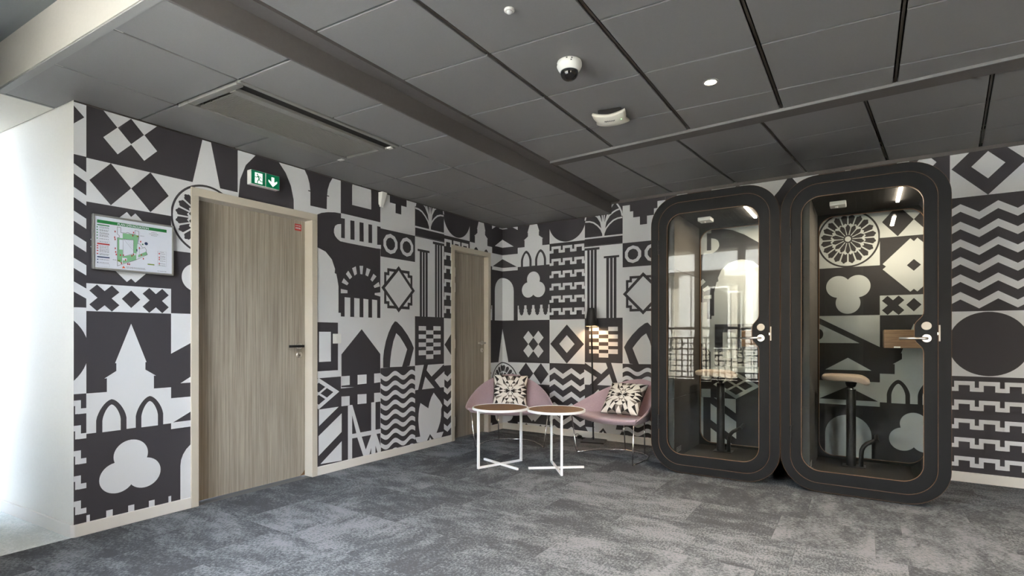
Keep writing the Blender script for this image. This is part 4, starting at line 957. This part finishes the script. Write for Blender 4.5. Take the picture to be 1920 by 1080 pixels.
# ------------------------------------------------------------------ glass booths
def bulge_outline(x0, x1, z0, z1, r, n=12):
    """door glass outline: rounded rectangle whose right edge steps in around the lock"""
    p = []
    p += arc_pts((x1 - r, z1 - r), r, R(0), R(90), n) + arc_pts((x0 + r, z1 - r), r, R(90), R(180), n) + arc_pts((x0 + r, z0 + r), r, R(180), R(270), n) + arc_pts((x1 - r, z0 + r), r, R(270), R(360), n)
    d = 0.050
    for z, k in ((1.035, 0), (1.055, .03), (1.075, .18), (1.095, .5), (1.112, .80), (1.128, .95), (1.145, 1), (1.215, 1), (1.232, .95), (1.248, .80), (1.265, .5), (1.285, .18), (1.305, .03), (1.325, 0)): p.append((x1 - d * k, z))
    return p
def match(a, b):
    """second outline resampled radially so that it has the points of the first (for rings)"""
    return a, b
def booth(x0, w, label):
    t = thing('phone_booth', label, 'booth', (x0, -1.0, 0.0))
    zt = 2.337
    out = rrect(0, w, 0.012, zt, 0.245)
    seam = rrect(0.063, w - 0.068, 0.072, zt - 0.060, 0.185)
    seam_in = rrect(0.068, w - 0.073, 0.077, zt - 0.065, 0.181)
    # outer front frame
    bm = bmesh.new(); ring_xz(bm, out, seam, 0.0, 0.035); obj('front_frame', bm, M['booth_black'], t, bevel=0.002)
    bm = bmesh.new(); ring_xz(bm, rrect(0.003, w - 0.003, 0.015, zt - 0.003, 0.242), rrect(0.07, w - 0.07, 0.08, zt - 0.07, 0.18), 0.036, 0.935); obj('shell', bm, M['booth_black'], t)
    bm = bmesh.new()
    o2 = rrect(-0.0012, w + 0.0012, 0.0108, zt + 0.0012, 0.246)
    ring_xz(bm, o2, out, -0.0005, 0.004)
    ring_xz(bm, seam, rrect(0.0650, w - 0.0700, 0.0740, zt - 0.0620, 0.1834), -0.0010, 0.012)
    obj('plywood_edge', bm, M['ply'], t)
    # door: frame, glass, lock, handle, hinges
    dr = thing('door', None, None); dr.parent = t
    gl = bulge_outline(0.135, w - 0.143, 0.160, 2.182, 0.125)
    # fill between the rounded door edge and the glass outline: two outlines bridged as one face with a hole
    bm = bmesh.new()
    def capring(y, flip):
        ov = [bm.verts.new((x, y, z)) for x, z in seam_in]; iv = [bm.verts.new((x, y, z)) for x, z in gl]
        es = [bm.edges.new((v[i], v[(i + 1) % len(v)])) for v in (ov, iv) for i in range(len(v))]
        bmesh.ops.triangle_fill(bm, use_beauty=True, use_dissolve=False, edges=es, normal=(0, -1, 0))
        return ov, iv
    f_o, f_i = capring(-0.002, 0); b_o, b_i = capring(0.038, 1)
    for a, b_ in ((f_o, b_o), (f_i, b_i)):
        n = len(a)
        for i in range(n): bm.faces.new((a[i], a[(i + 1) % n], b_[(i + 1) % n], b_[i]))
    df = obj('door_frame', bm, M['booth_black'], dr)
    for p in df.data.polygons: p.use_smooth = False
    bm = bmesh.new()
    cxm, czm = w / 2, 1.17
    ins = []
    n = len(gl)
    for i in range(n):
        a = Vector(gl[i - 1]); b_ = Vector(gl[(i + 1) % n]); d = (b_ - a).normalized(); nn = Vector((-d.y, d.x))
        q = Vector(gl[i]) + nn * 0.0034; ins.append((q.x, q.y))
    ring_xz(bm, gl, ins, -0.0032, 0.006); obj('plywood_edge', bm, M['ply'], dr)
    bm = bmesh.new(); plate_xz(bm, gl, 0.014, 0.022); obj('glass_pane', bm, M['glass'], dr)
    hx_ = w - 0.130
    bm = bmesh.new(); lathe(bm, [(0.0275, 0), (0.0275, 0.005), (0.025, 0.0065)], 32); bmesh.ops.rotate(bm, verts=bm.verts, matrix=Matrix.Rotation(R(90), 3, 'X')); obj('lock_disc', bm, M['lock_beige'], dr, loc=(hx_, -0.002, 1.221))
    bm = bmesh.new(); lathe(bm, [(0.0275, 0), (0.0275, 0.008), (0.026, 0.010)], 32); bmesh.ops.rotate(bm, verts=bm.verts, matrix=Matrix.Rotation(R(90), 3, 'X')); hr = obj('handle_rose', bm, M['steel'], dr, loc=(hx_, -0.002, 1.138))
    bm = bmesh.new(); tube(bm, [(0, 0, 0), (0, -0.040, 0), (-0.006, -0.052, 0), (-0.018, -0.056, 0), (-0.150, -0.056, 0)], 0.0085, 14); obj('lever', bm, M['steel'], hr, smooth=True)
    bm = bmesh.new(); box(bm, (w - 0.066, -0.004, 1.118), (w - 0.057, 0.002, 1.226)); obj('strike_plate', bm, M['lock_beige'], t, bevel=0.002)
    bm = bmesh.new(); box(bm, (w - 0.0735, -0.004, 1.16), (w - 0.0675, 0.0, 1.178)); obj('latch', bm, M['steel'], dr)
    for z in (1.91, 0.42):
        bm = bmesh.new(); tube(bm, [(0.066, -0.006, z - 0.06), (0.066, -0.006, z + 0.06)], 0.0075, 12)
        for k in (-0.02, 0.02): box(bm, (0.0575, -0.0145, z + k - 0.001), (0.0745, 0.002, z + k + 0.001))
        obj('hinge', bm, M['black'], dr)
    # inside
    zl, zh, yb = 0.10, 2.205, 0.865
    for a, b_ in ((zl, 0.62), (0.622, 1.72), (1.722, zh)):
        obj('side_panel', boxes(((0.082, 0.04, a), (0.187, yb, b_))), M['felt'], t)
    obj('side_panel', boxes(((w - 0.068, 0.04, zl), (w - 0.058, yb, zh))), M['felt'], t)
    obj('booth_floor', boxes(((0.082, 0.04, zl - 0.02), (w - 0.06, yb, zl))), M['carpet_booth'], t)
    bc = obj('booth_ceiling', boxes(((0.082, 0.04, zh), (w - 0.06, yb, zh + 0.02))), M['felt_dark'], t)
    bm = bmesh.new()
    for i in range(9):
        for j in range(12): box(bm, (0.36 + 0.036 * i, 0.14 + 0.055 * j, zh - 0.0008), (0.367 + 0.036 * i, 0.147 + 0.055 * j, zh))
    pf = obj('perforation', bm, M['void'], bc); pf['kind'] = 'stuff'
    bgl = rrect(0.196, w - 0.073, 0.122, 2.185, 0.115)
    bm = bmesh.new(); ring_xz(bm, rrect(0.075, w - 0.06, 0.085, 2.215, 0.02), bgl, yb, yb + 0.03); bfm = obj('back_frame', bm, M['booth_black'], t)
    bm = bmesh.new(); ring_xz(bm, bgl, rrect(0.199, w - 0.076, 0.125, 2.182, 0.112), yb - 0.002, yb + 0.02); obj('plywood_edge', bm, M['ply'], bfm)
    bm = bmesh.new(); plate_xz(bm, bgl, yb + 0.012, yb + 0.020); obj('back_glass', bm, M['glass'], t)
    lx_ = w - 0.262
    obj('light_bar', boxes(((lx_ - 0.011, 0.10, zh - 0.014), (lx_ + 0.011, 0.60, zh))), M['led'], t, bevel=0.003)
    ld = bpy.data.lights.new('booth_light', 'AREA'); ld.shape = 'RECTANGLE'; ld.size = 0.03; ld.size_y = 0.5; ld.energy = 2.6; ld.color = (1.0, 0.83, 0.62)
    lo = bpy.data.objects.new('booth_light', ld); C.objects.link(lo); lo.parent = t; lo.location = (lx_, 0.35, zh - 0.017)
    sn = obj('presence_sensor', boxes(((0.30, 0.35, zh - 0.032), (0.41, 0.48, zh))), M['white_plastic'], t, bevel=0.006)
    bm = bmesh.new(); lathe(bm, [(0.012, 0), (0.011, -0.008), (0.004, -0.011)], 16, (0.345, 0.415, zh - 0.032)); obj('lens', bm, M['white_plastic'], sn)
    sh = obj('work_shelf', boxes(((w - 0.334, 0.479, 1.165), (w - 0.069, 0.80, 1.19)), ((w - 0.352, 0.46, 1.062), (w - 0.069, 0.478, 1.2)), ((w - 0.352, 0.479, 1.062), (w - 0.335, 0.80, 1.2))), M['shelf_wood'], t, bevel=0.003)
    obj('shelf_tag', boxes(((w - 0.29, 0.4585, 1.064), (w - 0.25, 0.46, 1.074))), M['white_plastic'], sh)
    vt = bmesh.new()
    for k in range(4): box(vt, (0.187, 0.10 + 0.0, 0.15 + 0.012 * k), (0.1885, 0.24, 0.155 + 0.012 * k))
    obj('air_vent', vt, M['alu'], t)
    return t
booth(2.227, 0.995, 'slimmer-looking black glass phone booth beside the pink chair, window reflected in its door')
booth(3.230, 1.003, 'black glass phone booth nearest the right end of the wall, rose window print behind it')

def stool(x0, label):
    s = thing('perch_stool', label, 'stool', (x0 + 0.437, -0.372, 0.101), group='stools inside the booths')
    bm = bmesh.new(); lathe(bm, [(0.034, 0), (0.034, 0.62)], 24); obj('post', bm, M['black'], s, smooth=False)
    bm = bmesh.new(); lathe(bm, [(0.016, 0.62), (0.016, 0.635), (0.030, 0.642), (0.040, 0.668), (0.040, 0.682)], 20); obj('tilt_joint', bm, M['black'], s)
    bm = bmesh.new(); lathe(bm, [(0.018, 0.618), (0.018, 0.628)], 20); obj('collar', bm, M['chrome'], s)
    prof = [(-0.200, 0.735), (-0.185, 0.742), (0.03, 0.742), (0.075, 0.735), (0.108, 0.715), (0.130, 0.690), (0.128, 0.668), (0.108, 0.660), (0.082, 0.668), (0.055, 0.684), (0.02, 0.688), (-0.15, 0.688), (-0.190, 0.692), (-0.203, 0.708)]
    bm = bmesh.new(); n = len(prof); rows = []
    for y, k in ((-0.135, 0.80), (-0.125, 0.97), (-0.05, 1.0), (0.05, 1.0), (0.125, 0.97), (0.135, 0.80)):
        rows.append([bm.verts.new((-0.02 + (x + 0.02) * (0.97 if k < 0.9 else 1), y, 0.708 + (z - 0.708) * k)) for x, z in prof])
    for a, b_ in zip(rows, rows[1:]):
        for i in range(n): bm.faces.new((a[i], a[(i + 1) % n], b_[(i + 1) % n], b_[i]))
    bm.faces.new(rows[0][::-1]); bm.faces.new(rows[-1])
    obj('seat', bm, M['seat_felt'], s, smooth=True, subsurf=1)
    bm = bmesh.new(); tube(bm, [(0.069, 0.0, 0), (0.069, 0, 0.10), (0.073, 0, 0.135), (0.086, 0, 0.165), (0.106, 0, 0.188), (0.165, 0, 0.222)], 0.0165, 14); obj('footrest_arm', bm, M['black'], s, smooth=True)
    bm = bmesh.new(); tube(bm, [(0.172, -0.06, 0.226), (0.172, 0.14, 0.236)], 0.0155, 14); obj('foot_bar', bm, M['black'], s, smooth=False)
    obj('base_plate', boxes(((-0.06, -0.06, -0.001), (0.10, 0.06, 0.004))), M['black'], s)
stool(2.227, 'black perch stool with tan seat inside the booth beside the pink chair')
stool(3.230, 'black perch stool with tan seat inside the booth by the right wall end')

# ------------------------------------------------------------------ floor lamp with its cable
lp = thing('floor_lamp', 'slim black floor lamp with a small cone shade, lit, by the back wall', 'lamp', (1.300, -0.135, 0), R(14))
obj('base', boxes(((-0.125, -0.125, 0.0), (0.125, 0.125, 0.014))), M['black'], lp, bevel=0.002)
bm = bmesh.new(); tube(bm, [(-0.012, 0.03, 0.014), (-0.034, 0.03, 1.30)], 0.0098, 12); obj('pole', bm, M['black'], lp, smooth=False)
LS = (-0.034, 0.03, 1.262)
bm = bmesh.new(); lathe(bm, [(0.072, 0), (0.043, 0.188), (0.036, 0.200)], 40, LS)
for f in [f for f in bm.faces if len(f.verts) > 4 and f.calc_center_median().z < 1.28]: bm.faces.remove(f)
shd = obj('lamp_shade', bm, M['black'], lp, smooth=False)
bm = bmesh.new(); lathe(bm, [(0.0705, 0.001), (0.0418, 0.187)], 40, LS)
for f in [f for f in bm.faces if len(f.verts) > 4 and f.calc_center_median().z < 1.28]: bm.faces.remove(f)
obj('shade_lining', bm, M['shade_in'], shd)
bm = bmesh.new(); lathe(bm, [(0.008, 0.012), (0.024, 0.03), (0.028, 0.05), (0.022, 0.075), (0.012, 0.10), (0.012, 0.14)], 20, LS); obj('bulb', bm, M['bulb'], lp, smooth=True)
ld = bpy.data.lights.new('lamp_light', 'POINT'); ld.energy = 6; ld.color = (1.0, 0.66, 0.38); ld.shadow_soft_size = 0.03
lo = bpy.data.objects.new('lamp_light', ld); C.objects.link(lo); lo.parent = lp; lo.location = (LS[0], LS[1], LS[2] + 0.045)
cb = thing('lamp_cable', 'thin black lamp cable with a dark plug lying along the back skirting', 'cable', (1.1, -0.06, 0))
bm = bmesh.new(); pts = [(0.17, 0.0, 0.006), (0.15, 0.03, 0.03), (0.12, 0.02, 0.012), (0.07, -0.01, 0.006), (0.0, 0.0, 0.03), (-0.05, 0.02, 0.045), (-0.08, -0.01, 0.015), (-0.02, -0.02, 0.008), (-0.06, 0.0, 0.012), (-0.15, 0.0, 0.005), (-0.3, 0.01, 0.004), (-0.36, 0.0, 0.022), (-0.42, 0.01, 0.004), (-0.55, 0.0, 0.004), (-0.7, 0.0, 0.005)]
sm = []
for i in range(len(pts) - 1):
    p0, p1, p2, p3 = [Vector(pts[max(0, min(len(pts) - 1, i + k))]) for k in (-1, 0, 1, 2)]
    for j in range(5):
        t_ = j / 5; sm.append(0.5 * ((2 * p1) + (p2 - p0) * t_ + (2 * p0 - 5 * p1 + 4 * p2 - p3) * t_ ** 2 + (3 * p1 - p0 - 3 * p2 + p3) * t_ ** 3))
tube(bm, sm + [Vector(pts[-1])], 0.003, 6); obj('cord', bm, M['black'], cb, smooth=True)
bm = bmesh.new(); lathe(bm, [(0.012, -0.025), (0.020, -0.018), (0.020, 0.016), (0.010, 0.03)], 14); bmesh.ops.rotate(bm, verts=bm.verts, matrix=Matrix.Rotation(R(80), 3, 'Y')); obj('plug', bm, M['black'], cb, loc=(0.0, -0.025, 0.021))
obj('inline_switch', boxes(((0.03, -0.045, 0.0), (0.075, -0.02, 0.024))), M['black'], cb, bevel=0.005)

# ------------------------------------------------------------------ lounge chairs
def lounge_chair(loc, rot, label):
    t = thing('lounge_chair', label, 'chair', (loc[0], loc[1], 0), R(rot), group='pink lounge chairs in the corner')
    # seat pad
    fr = lambda u: (0.438 * u, -0.285 - 0.065 * (1 - u * u))
    n = 16; bm = bmesh.new()
    def bk(u):
        a = math.acos(max(-1, min(1, u))); return (0.392 * u, -0.262 + 0.455 * math.sin(a) ** 0.85)
    top, bot = [], []
    us = [math.sin(math.pi / 2 * (2 * i / n - 1)) * 0.995 for i in range(n + 1)]
    m_ = 8
    for u in us:
        f, b_ = fr(u), bk(u); rt, rb = [], []
        for j in range(m_ + 1):
            v = j / m_; x = f[0] + (b_[0] - f[0]) * v; y = f[1] + (b_[1] - f[1]) * v
            dip = 0.030 * math.sin(math.pi * min(1, v * 1.0)) * (1 - u * u)
            edge = 0.0 if v > 0.02 else 0.018
            rt.append(bm.verts.new((x, y, 0.418 + 0.012 * u * u - 0.035 * v - dip - edge)))
            rb.append(bm.verts.new((x * 0.94, y * 0.94 + (0.018 if v < 0.02 else 0), 0.335 + 0.035 * u * u + (0.0 if v > 0.02 else 0.012))))
        top.append(rt); bot.append(rb)
    for i in range(n):
        for j in range(m_):
            bm.faces.new((top[i][j], top[i + 1][j], top[i + 1][j + 1], top[i][j + 1])); bm.faces.new((bot[i][j], bot[i][j + 1], bot[i + 1][j + 1], bot[i + 1][j]))
    for i in range(n):
        bm.faces.new((top[i][0], bot[i][0], bot[i + 1][0], top[i + 1][0])); bm.faces.new((top[i][m_], top[i + 1][m_], bot[i + 1][m_], bot[i][m_]))
    for j in range(m_):
        bm.faces.new((top[0][j], top[0][j + 1], bot[0][j + 1], bot[0][j])); bm.faces.new((top[n][j], bot[n][j], bot[n][j + 1], top[n][j + 1]))
    obj('seat', bm, M['pink'], t, smooth=True, subsurf=2)
    # wrap-around back
    bm = bmesh.new(); N = 30; rows = []
    for i in range(N + 1):
        a = math.pi * i / N; c_, s_ = math.cos(a), max(0.0, math.sin(a))
        ib = Vector((0.402 * c_, -0.278 + 0.455 * s_ ** 0.85, 0.392 - 0.03 * s_))
        hgt = s_ ** 1.05
        rim = Vector(((0.452 - 0.050 * s_) * c_, -0.290 + 0.615 * s_ ** 0.9, 0.425 + 0.300 * hgt))
        ob = Vector((0.392 * c_, -0.268 + 0.475 * s_ ** 0.85, 0.338 + 0.035 * c_ * c_))
        out = Vector((c_, s_ * 1.1, 0.0)).normalized()
        th = 0.014 + 0.020 * s_
        mid_i = ib.lerp(rim, 0.5) + out * 0.012 ; mid_o = ob.lerp(rim, 0.52) + out * (0.03 * s_ + 0.008)
        rows.append([ib, mid_i, rim - out * th * 0.5 - Vector((0, 0, 0.012)), rim + Vector((0, 0, 0.004)), rim + out * th * 0.6 - Vector((0, 0, 0.014)), mid_o, ob])
    vs = [[bm.verts.new(p) for p in r] for r in rows]; k = len(vs[0])
    for a, b_ in zip(vs, vs[1:]):
        for j in range(k): bm.faces.new((a[j], a[(j + 1) % k], b_[(j + 1) % k], b_[j]))
    bm.faces.new(vs[0][::-1]); bm.faces.new(vs[-1])
    obj('backrest', bm, M['pink'], t, smooth=True, subsurf=2)
    # chrome frame
    base = [Vector((0.350, -0.225, 0.007)), Vector((0.325, -0.10, 0.007)), Vector((0.27, 0.06, 0.007)), Vector((0.20, 0.17, 0.007)), Vector((0.11, 0.222, 0.007)), Vector((0, 0.238, 0.007))]
    base += [Vector((-p.x, p.y, p.z)) for p in base[-2::-1]]
    bm = bmesh.new(); tube(bm, base, 0.0062, 10); obj('base_rail', bm, M['chrome'], t, smooth=True)
    for s in (1, -1):
        bm = bmesh.new(); tube(bm, [(s * 0.350, -0.225, 0.007), (s * 0.357, -0.236, 0.030), (s * 0.392, -0.262, 0.365)], 0.0062, 10); obj('leg', bm, M['chrome'], t, smooth=True)
        bm = bmesh.new(); tube(bm, [(s * 0.122, 0.216, 0.007), (s * 0.132, 0.200, 0.36)], 0.0062, 10); obj('leg', bm, M['chrome'], t, smooth=True)
    return t
chL = lounge_chair((0.600, -0.750), 32.7, 'pink lounge chair with a patterned cushion in the room corner')
chR = lounge_chair((1.800, -0.643), -20.0, 'pink lounge chair with a patterned cushion beside the left glass booth')

def cush_col(u, v):
    """printed facets: an eight-fold kaleidoscope of black, grey and white; u, v in -1..1"""
    x, y = abs(u), abs(v)
    if y > x: x, y = y, x; sw = 1
    else: sw = 0
    def tri(p, a, b_, c_):
        s = lambda p, q, r: (p[0] - r[0]) * (q[1] - r[1]) - (q[0] - r[0]) * (p[1] - r[1])
        d1, d2, d3 = s(p, a, b_), s(p, b_, c_), s(p, c_, a)
        return not ((d1 < 0 or d2 < 0 or d3 < 0) and (d1 > 0 or d2 > 0 or d3 > 0))
    p = (x, y)
    T = [((0, 0), (.26, .0), (.21, .13), 'w' if sw else 'k'), ((0, 0), (.21, .13), (.18, .18), 'k' if sw else 'w'),
         ((.26, 0), (.21, .13), (.40, .07), 'g'), ((.21, .13), (.18, .18), (.40, .40), 'w'), ((.21, .13), (.40, .07), (.46, .30), 'w'),
         ((.40, .40), (.21, .13), (.46, .30), 'g' if sw else 'w'), ((.40, .07), (.66, .0), (.60, .20), 'w' if sw else 'k'), ((.40, .07), (.26, 0), (.66, 0), 'w'), ((.40, .07), (.60, .20), (.46, .30), 'k' if sw else 'w'),
         ((.40, .40), (.46, .30), (.80, .50), 'k' if sw else 'w'), ((.40, .40), (.80, .50), (.68, .68), 'w'), ((.46, .30), (.60, .20), (.90, .34), 'w'), ((.46, .30), (.90, .34), (.80, .50), 'w' if sw else 'g'),
         ((.60, .20), (.66, 0), (1.0, .14), 'g' if sw else 'w'), ((.60, .20), (1.0, .14), (.90, .34), 'k'), ((.66, 0), (1.0, 0), (1.0, .14), 'w' if sw else 'k'), ((.80, .50), (.68, .68), (1.0, 1.0), 'w' if sw else 'k'),
         ((.80, .50), (1.0, 1.0), (1.0, .62), 'w'), ((.80, .50), (1.0, .62), (.90, .34), 'k' if sw else 'w'), ((.90, .34), (1.0, .14), (1.0, .62), 'g')]
    for a, b_, c_, k in T:
        if tri(p, a, b_, c_): return k
    return 'w'
def cushion(loc, rot, label, size=0.375):
    o = thing('cushion', label, 'cushion', loc, 0, group='patterned cushions'); o.rotation_euler = rot
    bm = bmesh.new(); n = 120; fr_, bk_ = [], []
    for i in range(n + 1):
        a, b_ = [], []
        for j in range(n + 1):
            u, v = 2 * i / n - 1, 2 * j / n - 1
            pin = 1 - 0.055 * (1 - abs(u) ** 2) * abs(v) ** 3 , 1 - 0.055 * (1 - abs(v) ** 2) * abs(u) ** 3
            x, z = u * size / 2 * pin[1], v * size / 2 * pin[0]
            h = 0.066 * ((1 - u ** 4) * (1 - v ** 4)) ** 0.55 + 0.004 * math.sin(7 * u + 3 * v) * (1 - u * u) * (1 - v * v)
            a.append(bm.verts.new((x, -h, z))); b_.append(bm.verts.new((x, h, z)) if 0 < i < n and 0 < j < n else a[-1])
        fr_.append(a); bk_.append(b_)
    idx = {'w': 0, 'k': 1, 'g': 2}
    for i in range(n):
        for j in range(n):
            k = idx[cush_col(2 * (i + .5) / n - 1, 2 * (j + .5) / n - 1)]
            bm.faces.new((fr_[i][j], fr_[i + 1][j], fr_[i + 1][j + 1], fr_[i][j + 1])).material_index = k
            q = [bk_[i][j], bk_[i][j + 1], bk_[i + 1][j + 1], bk_[i + 1][j]]
            if len(set(q)) == 4: 
                try: bm.faces.new(q).material_index = k
                except ValueError: pass
    obj('cushion_cover', bm, [M['cush_white'], M['cush_black'], M['cush_grey']], o, smooth=True)
    bm = bmesh.new(); r = size / 2 - 0.002
    tube(bm, [(-r, 0, -r), (-r * 0.955, 0, 0), (-r, 0, r), (0, 0, r * 0.955), (r, 0, r), (r * 0.955, 0, 0), (r, 0, -r), (0, 0, -r * 0.955)], 0.0028, 6, closed=True); obj('seam', bm, M['cush_black'], o)
    return o
cushion((0.556, -0.672, 0.545), (R(-17), R(2), R(33)), 'black and white faceted cushion on the chair in the corner')
cushion((1.850, -0.655, 0.553), (R(-45), R(0), R(-2.5)), 'black and white faceted cushion tilted on the chair beside the booth')

# ------------------------------------------------------------------ side tables
def side_table(c, ang, label):
    t = thing('side_table', label, 'table', (c[0], c[1], 0), R(ang), group='round white-framed side tables')
    bm = bmesh.new(); lathe(bm, [(0.236, 0.499), (0.250, 0.499), (0.252, 0.502), (0.252, 0.517), (0.249, 0.520), (0.240, 0.520), (0.238, 0.516), (0.236, 0.499)], 64)
    for f in [f for f in bm.faces if len(f.verts) > 4]: bm.faces.remove(f)
    obj('rim', bm, M['white_metal'], t)
    bm = bmesh.new(); lathe(bm, [(0.2385, 0.500), (0.2385, 0.5155), (0.2375, 0.5165)], 64); obj('tabletop', bm, M['oak_top'], t)
    for s in (1, -1): obj('leg', boxes(((s * 0.240 - 0.0095, -0.0095, 0.0), (s * 0.240 + 0.0095, 0.0095, 0.500))), M['white_metal'], t, bevel=0.0015)
    obj('base_bar', boxes(((-0.2305, -0.0095, 0.0), (0.2305, 0.0095, 0.018))), M['white_metal'], t, bevel=0.0015)
    obj('cross_bar', boxes(((-0.0095, 0.0096, 0.0), (0.0095, 0.245, 0.018)), ((-0.0095, -0.245, 0.0), (0.0095, -0.0096, 0.018))), M['white_metal'], t, bevel=0.0015)
    obj('top_bar', boxes(((-0.2300, -0.0095, 0.480), (0.2300, 0.0095, 0.4995))), M['white_metal'], t)
    return t
side_table((1.050, -1.588), 71.8, 'round side table with oak top in front of the corner chair')
side_table((1.530, -1.429), -51.1, 'round side table with oak top nearer the booths')
